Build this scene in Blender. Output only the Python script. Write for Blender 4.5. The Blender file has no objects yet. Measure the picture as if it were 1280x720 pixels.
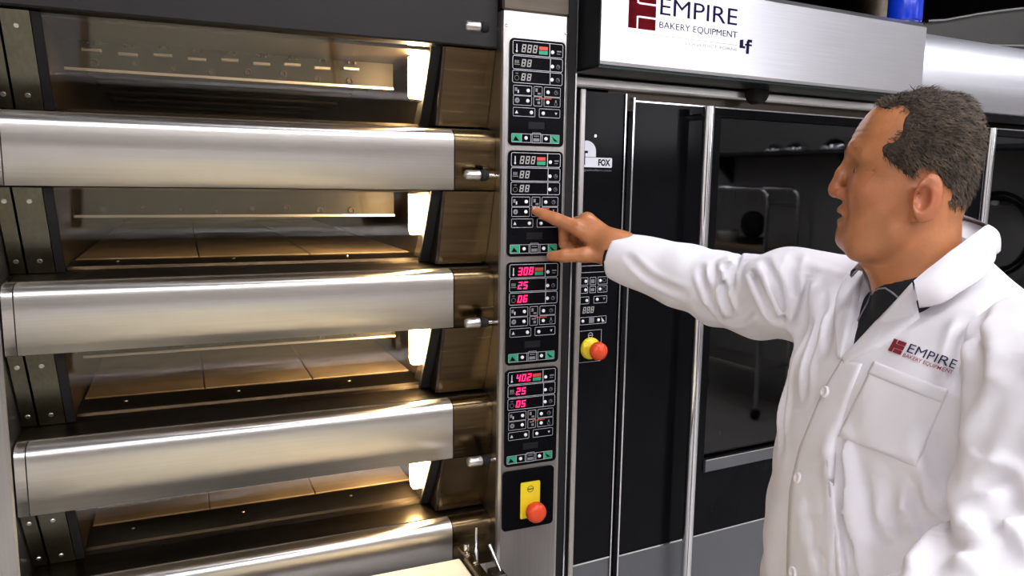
import bpy, math, random
import numpy as np
from mathutils import Matrix, Vector

random.seed(7); RNG = np.random.default_rng(7)
SC = bpy.context.scene
COL = SC.collection
PI = math.pi

# ------------------------------------------------------------------ camera
FPX = 945.0
PITCH, ROLL, YAW, YAW_R = (math.radians(a) for a in (8.0, 0.85, 23.5, 27.5))
EYE = 1.63

def cam_axes(yaw):
    cy, sy = math.cos(yaw), math.sin(yaw); cp, sp = math.cos(PITCH), math.sin(PITCH)
    F = np.array([sy*cp, cy*cp, -sp]); R = np.array([cy, -sy, 0.0]); U = np.cross(R, F)
    c, s = math.cos(ROLL), math.sin(ROLL)
    return c*R + s*U, -s*R + c*U, F

cd = bpy.data.cameras.new('camera'); cam = bpy.data.objects.new('camera', cd); COL.objects.link(cam)
R_, U_, F_ = cam_axes(YAW)
cam.matrix_world = Matrix(((R_[0], U_[0], -F_[0], 0), (R_[1], U_[1], -F_[1], 0), (R_[2], U_[2], -F_[2], EYE), (0, 0, 0, 1)))
cd.sensor_width = 36; cd.lens = FPX/1280*36; cd.clip_start = 0.02
SC.camera = cam

# ------------------------------------------------------------------ world, exposure
W = bpy.data.worlds.new('world'); SC.world = W; W.use_nodes = True
W.node_tree.nodes['Background'].inputs[0].default_value = (0.8, 0.85, 1.0, 1)
W.node_tree.nodes['Background'].inputs[1].default_value = 0.02
SC.view_settings.view_transform = 'Standard'; SC.view_settings.look = 'None'
SC.view_settings.exposure = 0.14; SC.view_settings.gamma = 1.0
SC.view_settings.use_curve_mapping = False
CEIL = 3.1
# ceiling lamps added out of view to light the room: (x, y, along x?, watts)
LAMPS = [(-1.1, -0.75, 1, 24), (0.75, -0.75, 1, 24), (2.5, -0.6, 1, 20),
         (-1.1, -2.4, 1, 22), (0.75, -2.4, 1, 22), (2.5, -2.4, 1, 22), (3.3, 0.75, 1, 15), (1.25, 0.80, 1, 12)]  # last two placed for the bright bands on the rack hoods

# ------------------------------------------------------------------ pixel helpers
def hray(u, v):                       # direction in the heading frame (x right, y ahead, z up)
    R, U, F = cam_axes(0.0)
    return F + R*(u-640)/FPX - U*(v-360)/FPX
def hp(u, v, y):                      # point seen at pixel u, v that lies y metres ahead
    d = hray(u, v); return np.array([d[0]/d[1]*y, y, EYE + d[2]/d[1]*y])
def wray(u, v): return F_ + R_*(u-640)/FPX - U_*(v-360)/FPX
def deck_pt(u, v, Y):
    d = wray(u, v); return np.array([d[0]*Y/d[1], Y, EYE + d[2]*Y/d[1]])

# ------------------------------------------------------------------ materials
def nd(nt, t, **k):
    n = nt.nodes.new(t)
    for a, b in k.items(): setattr(n, a, b)
    return n
MATS = {}
def mat(name, col, rough=0.5, metal=0.0, var=0.06, scale=12.0, stretch=(1, 1, 1), bump=0.0, bscale=60.0,
        rvar=0.0, emit=None, estr=0.0, spec=0.5, coat=0.0, aniso=0.0, sheen=0.0, sub=0.0):
    if name in MATS: return MATS[name]
    m = bpy.data.materials.new(name); m.use_nodes = True; nt = m.node_tree
    b = nt.nodes['Principled BSDF']
    b.inputs['Roughness'].default_value = rough; b.inputs['Metallic'].default_value = metal
    b.inputs['Specular IOR Level'].default_value = spec
    b.inputs['Coat Weight'].default_value = coat
    b.inputs['Anisotropic'].default_value = aniso
    b.inputs['Sheen Weight'].default_value = sheen
    if sub:
        b.inputs['Subsurface Weight'].default_value = sub
        b.inputs['Subsurface Radius'].default_value = (0.012, 0.005, 0.003); b.inputs['Subsurface Scale'].default_value = 0.5
    if aniso:
        tg = nd(nt, 'ShaderNodeTangent', direction_type='RADIAL', axis='Z'); nt.links.new(tg.outputs[0], b.inputs['Tangent'])
        b.inputs['Anisotropic Rotation'].default_value = 0.0
    tc = nd(nt, 'ShaderNodeTexCoord'); mp = nd(nt, 'ShaderNodeMapping'); mp.inputs['Scale'].default_value = stretch
    nt.links.new(tc.outputs['Object'], mp.inputs['Vector'])
    nz = nd(nt, 'ShaderNodeTexNoise'); nz.inputs['Scale'].default_value = scale; nz.inputs['Detail'].default_value = 4
    nt.links.new(mp.outputs[0], nz.inputs['Vector'])
    rp = nd(nt, 'ShaderNodeValToRGB')
    rp.color_ramp.elements[0].position = 0.3; rp.color_ramp.elements[1].position = 0.7
    rp.color_ramp.elements[0].color = tuple(max(0, c*(1-var)) for c in col)+(1,)
    rp.color_ramp.elements[1].color = tuple(min(1, c*(1+var)) for c in col)+(1,)
    nt.links.new(nz.outputs['Fac'], rp.inputs['Fac']); nt.links.new(rp.outputs['Color'], b.inputs['Base Color'])
    if rvar:
        mr = nd(nt, 'ShaderNodeMapRange'); mr.inputs['To Min'].default_value = max(0.02, rough-rvar); mr.inputs['To Max'].default_value = rough+rvar
        nt.links.new(nz.outputs['Fac'], mr.inputs['Value']); nt.links.new(mr.outputs[0], b.inputs['Roughness'])
    if bump:
        n2 = nd(nt, 'ShaderNodeTexNoise'); n2.inputs['Scale'].default_value = bscale; n2.inputs['Detail'].default_value = 3
        nt.links.new(mp.outputs[0], n2.inputs['Vector'])
        bp = nd(nt, 'ShaderNodeBump'); bp.inputs['Strength'].default_value = bump; bp.inputs['Distance'].default_value = 0.002
        nt.links.new(n2.outputs['Fac'], bp.inputs['Height']); nt.links.new(bp.outputs[0], b.inputs['Normal'])
    if emit:
        b.inputs['Emission Color'].default_value = tuple(emit)+(1,); b.inputs['Emission Strength'].default_value = estr
    MATS[name] = m; return m

def glass_mat(name, tint, refl_rough=0.02, ior=1.5, gloss=1.0):
    m = bpy.data.materials.new(name); m.use_nodes = True; nt = m.node_tree
    nt.nodes.remove(nt.nodes['Principled BSDF']); out = nt.nodes['Material Output']
    tr = nd(nt, 'ShaderNodeBsdfTransparent'); tr.inputs[0].default_value = tuple(tint)+(1,)
    gl = nd(nt, 'ShaderNodeBsdfGlossy'); gl.inputs['Roughness'].default_value = refl_rough
    gl.inputs[0].default_value = (gloss, gloss, gloss, 1)
    fr = nd(nt, 'ShaderNodeFresnel'); fr.inputs[0].default_value = ior
    mx = nd(nt, 'ShaderNodeMixShader')
    # faint smears on the pane
    nz = nd(nt, 'ShaderNodeTexNoise'); nz.inputs['Scale'].default_value = 7
    tc = nd(nt, 'ShaderNodeTexCoord'); nt.links.new(tc.outputs['Object'], nz.inputs['Vector'])
    mr = nd(nt, 'ShaderNodeMapRange'); mr.inputs['To Min'].default_value = refl_rough; mr.inputs['To Max'].default_value = refl_rough+0.03
    nt.links.new(nz.outputs['Fac'], mr.inputs['Value']); nt.links.new(mr.outputs[0], gl.inputs['Roughness'])
    ge = nd(nt, 'ShaderNodeNewGeometry'); mi = nd(nt, 'ShaderNodeMapRange')      # same reflectance from both faces of the pane
    mi.inputs['To Min'].default_value = ior; mi.inputs['To Max'].default_value = 1/ior
    nt.links.new(ge.outputs['Backfacing'], mi.inputs['Value']); nt.links.new(mi.outputs[0], fr.inputs[0])
    nt.links.new(fr.outputs[0], mx.inputs[0]); nt.links.new(tr.outputs[0], mx.inputs[1]); nt.links.new(gl.outputs[0], mx.inputs[2])
    nt.links.new(mx.outputs[0], out.inputs[0]); MATS[name] = m; return m

STEEL = mat('brushed_steel', (0.61, 0.58, 0.55), 0.33, 1.0, 0.05, 3.0, (1.0, 60, 140), 0.04, 2.0, 0.04, aniso=0.8)
STEEL_D = mat('brown_steel', (0.155, 0.108, 0.055), 0.25, 1.0, 0.15, 5.0, (1, 20, 30), 0.05, 3.0, 0.07)  # one brown steel tone for cheeks, end panels and rails
STEEL_V = mat('brushed_steel_upright', (0.50, 0.475, 0.455), 0.30, 1.0, 0.06, 3.0, (140, 60, 1), 0.05, 2.0, 0.05)
HOODM = mat('hood_steel', (0.80, 0.79, 0.82), 0.30, 1.0, 0.04, 3.0, (2, 60, 120), 0.03, 2.0, 0.04)
LEDGE = mat('reflection_dark_ledge', (0.10, 0.083, 0.062), 0.30, 1.0, 0.2, 4.0, (1, 12, 12), 0.04, 4.0, 0.06)  # dark reflection of the oven interior put into the ledge colour
SATIN = mat('satin_steel', (0.88, 0.88, 0.92), 0.45, 1.0, 0.03, 3.0, (2, 60, 120), 0.03, 2.0, 0.04)
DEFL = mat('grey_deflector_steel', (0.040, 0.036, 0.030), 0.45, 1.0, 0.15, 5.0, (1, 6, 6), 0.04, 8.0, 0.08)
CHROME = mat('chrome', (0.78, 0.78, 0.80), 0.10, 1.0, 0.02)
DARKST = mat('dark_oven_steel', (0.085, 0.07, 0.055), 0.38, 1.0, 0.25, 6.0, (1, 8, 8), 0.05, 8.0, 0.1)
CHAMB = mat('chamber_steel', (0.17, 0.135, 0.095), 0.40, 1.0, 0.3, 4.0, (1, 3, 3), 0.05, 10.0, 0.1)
STONE = mat('baking_stone', (0.44, 0.33, 0.21), 0.85, 0.0, 0.25, 9.0, (1, 1, 1), 0.3, 90)
BLACK = mat('black_panel', (0.004, 0.004, 0.005), 0.12, 0.0, 0.2, 8.0, spec=0.08)
MATTE = mat('matte_black', (0.008, 0.008, 0.009), 0.6, 0.0, 0.2, 8.0, spec=0.2)
GREYBASE = mat('grey_kick_plate', (0.16, 0.165, 0.175), 0.45, 0.6, 0.06, 5.0, (1, 1, 1), 0.02, 30)
PRINT = mat('pale_print', (0.62, 0.62, 0.66), 0.5, 0.0, 0.02)
PRINT_DIM = mat('grey_print', (0.20, 0.20, 0.22), 0.5, 0.0, 0.02)
WBTN = mat('white_button', (0.90, 0.89, 0.92), 0.35, 0.0, 0.02)
REDP = mat('red_print', (0.62, 0.06, 0.04), 0.5, 0.0, 0.03)
GREENP = mat('green_print', (0.02, 0.32, 0.16), 0.5, 0.0, 0.03)
DIGIT_ON = mat('lit_red_digit', (0.9, 0.02, 0.12), 0.5, 0.0, 0.02, emit=(1.0, 0.01, 0.10), estr=3.2)
DIGIT_OFF = mat('unlit_digit', (0.42, 0.40, 0.39), 0.5, 0.0, 0.02)
YEL = mat('yellow_plate', (0.86, 0.66, 0.02), 0.4, 0.0, 0.04)
REDB = mat('red_mushroom', (0.80, 0.07, 0.015), 0.35, 0.0, 0.04)
RUBBER = mat('black_rubber', (0.012, 0.011, 0.011), 0.7, 0.0, 0.1, spec=0.2)
INK = mat('dark_ink', (0.012, 0.009, 0.04), 0.9, 0.0, 0.05, spec=.05)
MAROON = mat('maroon_ink', (0.085, 0.003, 0.005), 0.9, 0.0, 0.4, 20.0, spec=.05)
PALEINK = mat('pale_grey_ink', (0.36, 0.34, 0.42), 0.5, 0.0, 0.05)
WHITEP = mat('white_decal', (0.80, 0.80, 0.86), 0.5, 0.0, 0.02)
GLASS = glass_mat('oven_glass', (0.86, 0.82, 0.76), 0.03)
DGLASS = glass_mat('dark_door_glass', (0.10, 0.10, 0.11), 0.015, 1.55)

# ------------------------------------------------------------------ mesh helpers
class MB:
    def __init__(s): s.v = []; s.f = []; s.sm = []
    def add(s, vs, fs, smooth=False):
        o = len(s.v); s.v += [tuple(map(float, p)) for p in vs]; s.f += [tuple(i+o for i in f) for f in fs]; s.sm += [smooth]*len(fs)
        return s
    def box(s, x0, x1, y0, y1, z0, z1, b=0.0):
        if b <= 0:
            vs = [(x, y, z) for x in (x0, x1) for y in (y0, y1) for z in (z0, z1)]
            return s.add(vs, [(0, 1, 3, 2), (4, 6, 7, 5), (0, 4, 5, 1), (2, 3, 7, 6), (0, 2, 6, 4), (1, 5, 7, 3)])
        # chamfered box
        vs = []; idx = {}
        for i, x in enumerate((x0, x1)):
            for j, y in enumerate((y0, y1)):
                for k, z in enumerate((z0, z1)):
                    sx, sy, sz = (b, -b)[i], (b, -b)[j], (b, -b)[k]
                    for a, p in enumerate(((x, y+sy, z+sz), (x+sx, y, z+sz), (x+sx, y+sy, z))):
                        idx[i, j, k, a] = len(vs); vs.append(p)
        fs = []
        g = lambda *a: idx[a]
        for i in (0, 1): fs.append((g(i, 0, 0, 0), g(i, 0, 1, 0), g(i, 1, 1, 0), g(i, 1, 0, 0)))
        for j in (0, 1): fs.append((g(0, j, 0, 1), g(0, j, 1, 1), g(1, j, 1, 1), g(1, j, 0, 1)))
        for k in (0, 1): fs.append((g(0, 0, k, 2), g(0, 1, k, 2), g(1, 1, k, 2), g(1, 0, k, 2)))
        for j in (0, 1):
            for k in (0, 1): fs.append((g(0, j, k, 1), g(0, j, k, 2), g(1, j, k, 2), g(1, j, k, 1)))
        for i in (0, 1):
            for k in (0, 1): fs.append((g(i, 0, k, 0), g(i, 0, k, 2), g(i, 1, k, 2), g(i, 1, k, 0)))
        for i in (0, 1):
            for j in (0, 1): fs.append((g(i, j, 0, 0), g(i, j, 0, 1), g(i, j, 1, 1), g(i, j, 1, 0)))
        for i in (0, 1):
            for j in (0, 1):
                for k in (0, 1): fs.append((g(i, j, k, 0), g(i, j, k, 1), g(i, j, k, 2)))
        return s.add(vs, fs)
    def prism(s, poly, axis, a, b, smooth_edges=False):
        """poly: 2D points; axis 'x': poly=(y,z), 'y': (x,z), 'z': (x,y); extruded from a to b."""
        n = len(poly); P = []
        for t in (a, b):
            for p in poly:
                P.append({'x': (t, p[0], p[1]), 'y': (p[0], t, p[1]), 'z': (p[0], p[1], t)}[axis])
        fs = [(i, (i+1) % n, n+(i+1) % n, n+i) for i in range(n)]
        s.add(P, fs, smooth_edges)
        s.add(P, [tuple(range(n)), tuple(range(2*n-1, n-1, -1))])
        return s
    def tube(s, pts, r, n=14, caps=True, smooth=True):
        pts = [np.array(p, float) for p in pts]; rs = r if hasattr(r, '__len__') else [r]*len(pts)
        vs = []; up = None
        for i, p in enumerate(pts):
            t = pts[min(i+1, len(pts)-1)] - pts[max(i-1, 0)]; t = t/np.linalg.norm(t)
            if up is None: up = np.array([0, 0, 1.0]) if abs(t[2]) < 0.9 else np.array([1.0, 0, 0])
            a = np.cross(up, t); a /= np.linalg.norm(a); c = np.cross(t, a); up = c
            for k in range(n):
                w = 2*PI*k/n; vs.append(p + rs[i]*(a*math.cos(w) + c*math.sin(w)))
        fs = [(i*n+k, i*n+(k+1) % n, (i+1)*n+(k+1) % n, (i+1)*n+k) for i in range(len(pts)-1) for k in range(n)]
        s.add(vs, fs, smooth)
        if caps: s.add(vs, [tuple(range(n-1, -1, -1)), tuple(range((len(pts)-1)*n, len(pts)*n))])
        return s
    def lathe(s, prof, origin, axis, n=24, smooth=True):
        """prof: (radius, height) pairs; around the axis vector."""
        a = np.array(axis, float); a /= np.linalg.norm(a); o = np.array(origin, float)
        e = np.array([0, 0, 1.0]) if abs(a[2]) < 0.9 else np.array([1.0, 0, 0])
        u = np.cross(e, a); u /= np.linalg.norm(u); w = np.cross(a, u); vs = []
        for r, h in prof:
            for k in range(n):
                t = 2*PI*k/n; vs.append(o + a*h + u*r*math.cos(t) + w*r*math.sin(t))
        fs = [(i*n+k, i*n+(k+1) % n, (i+1)*n+(k+1) % n, (i+1)*n+k) for i in range(len(prof)-1) for k in range(n)]
        s.add(vs, fs, smooth); s.add(vs, [tuple(range(n-1, -1, -1)), tuple(range((len(prof)-1)*n, len(prof)*n))]); return s
    def build(s, name, m, parent=None):
        me = bpy.data.meshes.new(name); me.from_pydata(s.v, [], s.f); me.materials.append(m)
        me.polygons.foreach_set('use_smooth', s.sm); me.update()
        return fixn(link(name, me, parent))

def link(name, me, parent=None):
    o = bpy.data.objects.new(name, me); COL.objects.link(o); o.parent = parent; return o
def fixn(o):
    import bmesh
    bm = bmesh.new(); bm.from_mesh(o.data); bmesh.ops.recalc_face_normals(bm, faces=bm.faces); bm.to_mesh(o.data); bm.free(); return o
def tag(o, label, cat, group=None):
    o['label'] = label; o['category'] = cat
    if group: o['group'] = group
    return o
def thing(name, label, cat, loc=(0, 0, 0), rz=0.0, group=None):
    o = bpy.data.objects.new(name, None); COL.objects.link(o); o.location = loc; o.rotation_euler = (0, 0, rz)
    o.empty_display_size = 0.1
    return tag(o, label, cat, group)
def struct(o): o['kind'] = 'structure'; return o
def rrect(x0, x1, z0, z1, r, n=4):
    P = []
    for cx, cz, a0 in ((x1-r, z1-r, 0), (x0+r, z1-r, 90), (x0+r, z0+r, 180), (x1-r, z0+r, 270)):
        for i in range(n+1):
            a = math.radians(a0+90*i/n); P.append((cx+r*math.cos(a), cz+r*math.sin(a)))
    return P
def text_mesh(txt, size, offset=0.0, space=1.0):
    c = bpy.data.curves.new('t', 'FONT'); c.body = txt; c.size = size; c.offset = offset; c.space_character = space; c.resolution_u = 3
    o = bpy.data.objects.new('t', c); COL.objects.link(o)
    dg = bpy.context.evaluated_depsgraph_get(); me = bpy.data.meshes.new_from_object(o.evaluated_get(dg))
    v = np.array([tuple(p.co)[:2] for p in me.vertices]); f = [tuple(p.vertices) for p in me.polygons]
    bpy.data.objects.remove(o); bpy.data.curves.remove(c); bpy.data.meshes.remove(me)
    return v, f
def text_fit(txt, x0, x1, z0, z1, **k):
    """2D text scaled to fill the box x0..x1, z0..z1."""
    v, f = text_mesh(txt, 1.0, **k); lo, hi = v.min(0), v.max(0)
    v = (v-lo)/(hi-lo); return np.c_[x0+v[:, 0]*(x1-x0), z0+v[:, 1]*(z1-z0)], f

# ------------------------------------------------------------------ room shell
XL, XR, YB, YF = -2.6, 4.4, -3.6, 4.6
FLOORM = mat('pale_floor', (0.50, 0.48, 0.45), 0.45, 0, 0.08, 3.0, (1, 1, 1), 0.05, 40)
WALLM = mat('cream_wall', (0.78, 0.75, 0.70), 0.8, 0, 0.03, 4.0, (1, 1, 1), 0.05, 60)
WALLD = mat('dark_wall', (0.006, 0.005, 0.006), 0.9, 0, 0.1, 4.0, spec=.05)
CEILM = mat('dark_ceiling', (0.012, 0.011, 0.013), 0.9, 0, 0.1, 4.0, spec=.05)
struct(MB().box(XL-.1, XR+.1, YB-.1, YF+.1, -0.1, 0).build('floor', FLOORM))
struct(MB().box(XL-.1, XR+.1, YB-.1, YF+.1, CEIL, CEIL+.1).build('ceiling', CEILM))
struct(MB().box(XL-.1, XR+.1, YF, YF+.1, 0, CEIL).build('wall_back', WALLD))
struct(MB().box(XL-.1, XR+.1, YB-.1, YB, 0, CEIL).build('wall_front', WALLM))
struct(MB().box(XL-.1, XL, YB, YF, 0, CEIL).build('wall_left', WALLM))
struct(MB().box(XR, XR+.1, 1.75, YF, 0, CEIL).build('wall_right_rear', WALLD))
struct(MB().box(XR, XR+.1, YB, 1.75, 0, CEIL).build('wall_right', mat('grey_wall', (0.34, 0.33, 0.32), 0.8, 0, 0.06, 3.0)))

# unseen glowing panel added on the side wall to brighten the hood reflection
wn = struct(MB().box(XR-.012, XR-.004, -3.35, -1.75, 1.95, 2.85).build('glow_panel_1', mat('glow_panel_white', (.9, .9, .95), .6, emit=(.92, .93, 1.0), estr=4.0)))
wfm = MB()
for y0, y1, z0, z1 in ((-3.42, -3.35, 1.88, 2.92), (-1.75, -1.68, 1.88, 2.92), (-3.35, -1.75, 1.88, 1.95), (-3.35, -1.75, 2.85, 2.92), (-2.57, -2.53, 1.95, 2.85)): wfm.box(XR-.03, XR-.001, y0, y1, z0, z1)
wfm.build('glow_panel_frame', mat('white_frame', (.75, .75, .75), .5), wn)

def ceiling_lamp(x, y, watts, i):
    t = thing('ceiling_light', 'long white fluorescent ceiling fixture added out of view over the room in front of the ovens', 'ceiling light', (x, y, CEIL), 0, 'fluorescent ceiling fixtures')
    MB().prism([(-.15, 0), (.15, 0), (.13, -.05), (-.13, -.05)], 'x', -.62, .62).build('housing', mat('white_enamel', (.8, .8, .8), .4), t)
    for dy in (-.07, .07):
        MB().tube([(-.6, dy, -.072), (.6, dy, -.072)], .016, 10).build('tube', mat('lit_tube', (.9, .9, .9), .5, emit=(.93, .94, 1.0), estr=16), t)
    ld = bpy.data.lights.new('lamp_light', 'AREA'); ld.shape = 'RECTANGLE'; ld.size = 1.2; ld.size_y = .24; ld.energy = watts; ld.color = (0.95, 0.94, 1.0)
    lo = bpy.data.objects.new('lamp_light', ld); COL.objects.link(lo); lo.parent = t; lo.location = (0, 0, -.095)
for i, (x, y, a, w) in enumerate(LAMPS): ceiling_lamp(x, y, w, i)

# ================================================================== DECK OVEN
FY = 1.45; PITCHZ = 0.2805
ZB = [1.612 - PITCHZ*i for i in range(4)]          # lower edges of the four fascias
ZT = [1.732, 1.449, 1.172, 0.906]                  # upper edges
X0, X1 = -0.262, 0.5                               # fascia ends
XO, XC = -0.28, 0.59                               # outer flush ends
CX0, CX1 = -0.2, 0.472                             # chamber sides
YBK = 3.1
GY0, GY1, SY = 1.468, 1.552, 1.655                 # glass: top edge depth, bottom edge depth; front of the stone
oven = thing('deck_oven', 'tall brushed steel deck oven with four lit baking decks and a control column', 'oven', (0, 0, 0))

def fascia_poly(zb, zt, inset=0.0, back=SY):
    r = 0.022; P = [(FY+inset, zb)]
    for i in range(7):
        a = PI-PI/2*i/6; P.append((FY+inset+r+r*math.cos(a), zt-r+r*math.sin(a)))
    return P + [(back, zt+0.014), (back, zb)]
zbtop = ZB[0]+PITCHZ
for i in range(4):
    zb, zt = ZB[i], ZT[i]; zn = zbtop if i == 0 else ZB[i-1]
    if i == 3: zb = 0.80
    fixn(MB().prism(fascia_poly(zb, zt), 'x', X0, X1, True).build('fascia_panel', STEEL, oven))
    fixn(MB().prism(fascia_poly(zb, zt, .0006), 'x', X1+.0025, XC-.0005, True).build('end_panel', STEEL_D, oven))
    fixn(MB().prism(fascia_poly(zb, zt, .0006), 'x', XO, X0-.002, True).build('end_panel', STEEL, oven))
    # lip that carries the front of the stone, with two screws
    ledge = MB().prism([(FY+.034, zt+.0006), (FY+.034, zt+.0026), (SY+.004, zt+.0165), (SY+.004, zt+.0145)], 'x', XO+.001, XC-.001).build('ledge_plate', LEDGE, oven)  # cover plate added to carry the painted dark reflection
    lip = MB().prism([(1.575, zt+.010), (1.577, zt+.0155), (SY+.01, zt+.019), (SY+.01, zt+.010)], 'x', CX0+.002, CX1-.002).build('stone_lip', LEDGE, oven)
    for xx in (-.12, .09, .32):
        MB().lathe([(.0035, 0), (.003, .0012)], (xx, 1.63, zt+.0178), (0, 0, 1), 10).build('screw', STEEL, lip)
    # baking stone, three slabs
    for k in range(3):
        a = CX0+.004+(CX1-CX0-.008)*k/3; b = CX0+.004+(CX1-CX0-.008)*(k+1)/3
        for j in range(2):
            MB().box(a+.0006, b-.0006, SY+.012+j*.715, SY+.012+(j+1)*.715-.0015, zt+.004, zt+.021, .002).build('stone_slab', STONE, oven)
    # chamber: back, top, sides (behind the sloping glass), base
    ztop = zn-.002
    ch = MB()
    ch.box(CX0, CX1, YBK, YBK+.01, zt, ztop+.02)
    ch.box(CX0, CX1, GY0+.03, YBK, ztop-.004, ztop)
    sp = [(GY0+.012, ztop), (GY1+.012, zt+.012), (SY, zt+.018), (SY, zt-.01), (YBK, zt-.01), (YBK, ztop)]
    ch.prism(sp, 'x', CX0-.008, CX0); ch.prism(sp, 'x', CX1, CX1+.008)
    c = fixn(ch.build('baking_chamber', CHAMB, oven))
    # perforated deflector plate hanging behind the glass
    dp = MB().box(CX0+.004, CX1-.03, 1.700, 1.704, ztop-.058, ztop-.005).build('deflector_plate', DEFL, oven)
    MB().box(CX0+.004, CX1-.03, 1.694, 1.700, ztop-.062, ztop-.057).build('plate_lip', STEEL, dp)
    for k in range(8):
        MB().lathe([(.0, 0), (.0065, .001), (.0075, .004), (.0045, .004), (.004, .001)], (CX0+.055+k*.070, 1.700, ztop-.046+.004*math.sin(k*1.7)), (0, -1, 0), 14).build('steam_nozzle', DARKST, dp)
    if i == 0:  # steel tabs and brass stubs added across the top deck's plate
        for k in range(9):
            xx = CX0+.035+k*.062
            MB().box(xx, xx+.034, 1.690, 1.700, ztop-.026-.003*(k % 2), ztop-.020-.003*(k % 2), .001).build('steel_tab', STEEL, dp)
            for e in range(2): MB().lathe([(.003, 0), (.0035, .006), (.002, .008)], (xx+.012+e*.014, 1.699, ztop-.010), (0, -1, 0), 10).build('brass_stub', mat('brass', (.55, .36, .12), .25, 1.0), dp)
    for k in range(6):   # heating tubes under the chamber roof
        y = 1.82+k*.22
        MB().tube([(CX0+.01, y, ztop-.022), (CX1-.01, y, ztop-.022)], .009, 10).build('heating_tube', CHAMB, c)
    # lamp on the right-hand chamber wall
    lz = zn-.055
    lm = MB().prism([(1.488, lz+.05), (1.575, lz+.05), (1.575, lz-.044), (1.528, lz-.044)], 'x', CX1-.012, CX1-.004).build('lamp_housing', CHAMB, oven)
    MB().prism([(1.530, lz-.046), (1.578, lz-.046), (1.612, zt+.017), (1.572, zt+.017)], 'x', CX1-.008, CX1-.003).build('jamb_strip', STEEL, oven)  # bright strip added so the wall below the lens looks lit
    MB().prism([(1.494, lz+.044), (1.570, lz+.044), (1.570, lz-.030), (1.560, lz-.040), (1.540, lz-.040), (1.530, lz-.030)], 'x', CX1-.032, CX1-.012).build('lamp_lens', mat('lit_lens', (1, .9, .7), .4, emit=(1.0, .76, .44), estr=95), lm)
    # glazed door: sloping pane between black gaskets
    door = bpy.data.objects.new('glass_door', None); COL.objects.link(door); door.parent = oven; door.empty_display_size = .1
    zt2, zb2 = zn-.003, zt+.009
    MB().add([(CX0, GY0, zt2), (CX1-.016, GY0, zt2), (CX1-.016, GY1, zb2), (CX0, GY1, zb2),
              (CX0, GY0+.005, zt2), (CX1-.016, GY0+.005, zt2), (CX1-.016, GY1+.005, zb2), (CX0, GY1+.005, zb2)],
             [(0, 1, 2, 3), (7, 6, 5, 4), (0, 4, 5, 1), (1, 5, 6, 2), (2, 6, 7, 3), (3, 7, 4, 0)]).build('pane', GLASS, door)
    def slope_strip(xa, xb, name, m, par, dy=0.0, th=.01, y0=GY0, y1=GY1):
        vs = [(xa, y0+dy, zt2), (xb, y0+dy, zt2), (xb, y1+dy, zb2), (xa, y1+dy, zb2)]
        vs += [(x, y+th, z) for x, y, z in vs]
        return MB().add(vs, [(3, 2, 1, 0), (4, 5, 6, 7), (1, 5, 4, 0), (2, 6, 5, 1), (3, 7, 6, 2), (0, 4, 7, 3)]).build(name, m, par)
    slope_strip(CX1-.014, CX1+.006, 'gasket', RUBBER, door, -.004)
    slope_strip(CX0-.012, CX0+.002, 'gasket', RUBBER, door, -.004)
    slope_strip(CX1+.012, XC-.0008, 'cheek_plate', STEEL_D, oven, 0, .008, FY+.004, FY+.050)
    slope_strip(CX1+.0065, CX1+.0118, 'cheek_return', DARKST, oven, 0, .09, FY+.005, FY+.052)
    for xa, xb in ((XO, XO+.022), (XO+.026, CX0-.013)):
        cp = slope_strip(xa, xb, 'side_strip', mat('olive_steel', (.15, .14, .10), .3, 1.0, .1, 3.0, (60, 60, 1)), oven, -.006)
        for tt in (.15, .85):
            p = np.array([(xa+xb)/2, GY0+(GY1-GY0)*tt-.006, zt2+(zb2-zt2)*tt])
            MB().lathe([(.0045, 0), (.0035, .002)], p, (0, -.88, -.47), 12).build('screw', STEEL, cp)
    # latch pin beside each door
    u, v = ((590, 33), (590, 219), (590, 404), (593, 577))[i]
    p = deck_pt(u, v, FY-.012) if i else deck_pt(u, v, FY+.0)
    y = p[1]
    la = MB().tube([(p[0]+.01, y, p[2]), (XC, y, p[2])], .004, 10).build('latch_pin', CHROME, oven)
    MB().lathe([(.0, -.0), (.008, .001), (.0105, .005), (.0105, .030), (.009, .033), (.0, .034)], (p[0]-.016, y, p[2]), (1, 0, 0), 18).build('knob', STEEL, la)
    MB().lathe([(.010, 0), (.0115, .003), (.0115, .011), (.008, .016)], (p[0]+.018, y, p[2]), (1, 0, 0), 18).build('collar', RUBBER, la)
# upper cover, outer frame, carcass
MB().box(XO, XC+.002, FY-.004, FY+.21, zbtop, 2.16, .003).build('top_cover', mat('dark_enamel', (.008, .006, .005), .45, 0.0, spec=.25), oven)
MB().box(-.36, XO-.003, FY-.004, FY+.22, .06, 2.16, .003).build('frame_post', STEEL_V, oven)
MB().box(-.36, -.345, FY+.22, 3.2, .06, 2.16).build('side_wall', STEEL, oven)
MB().box(-.36, .735, FY+.21, 3.2, 2.13, 2.16).build('roof_plate', DARKST, oven)
MB().box(-.36, .735, 3.2, 3.215, .06, 2.16).build('rear_wall', DARKST, oven)
MB().box(.72, .735, FY+.05, 3.2, .06, 2.13).build('side_wall', DARKST, oven)
MB().box(XO, XC+.002, FY+.03, FY+.05, .06, .795).build('lower_panel', STEEL, oven)
for xx in (-.33, .68):
    for yy in (1.6, 3.1):
        MB().lathe([(.03, 0), (.03, .01), (.018, .015), (.018, .062)], (xx, yy, 0), (0, 0, 1), 14).build('foot', DARKST, oven)

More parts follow.
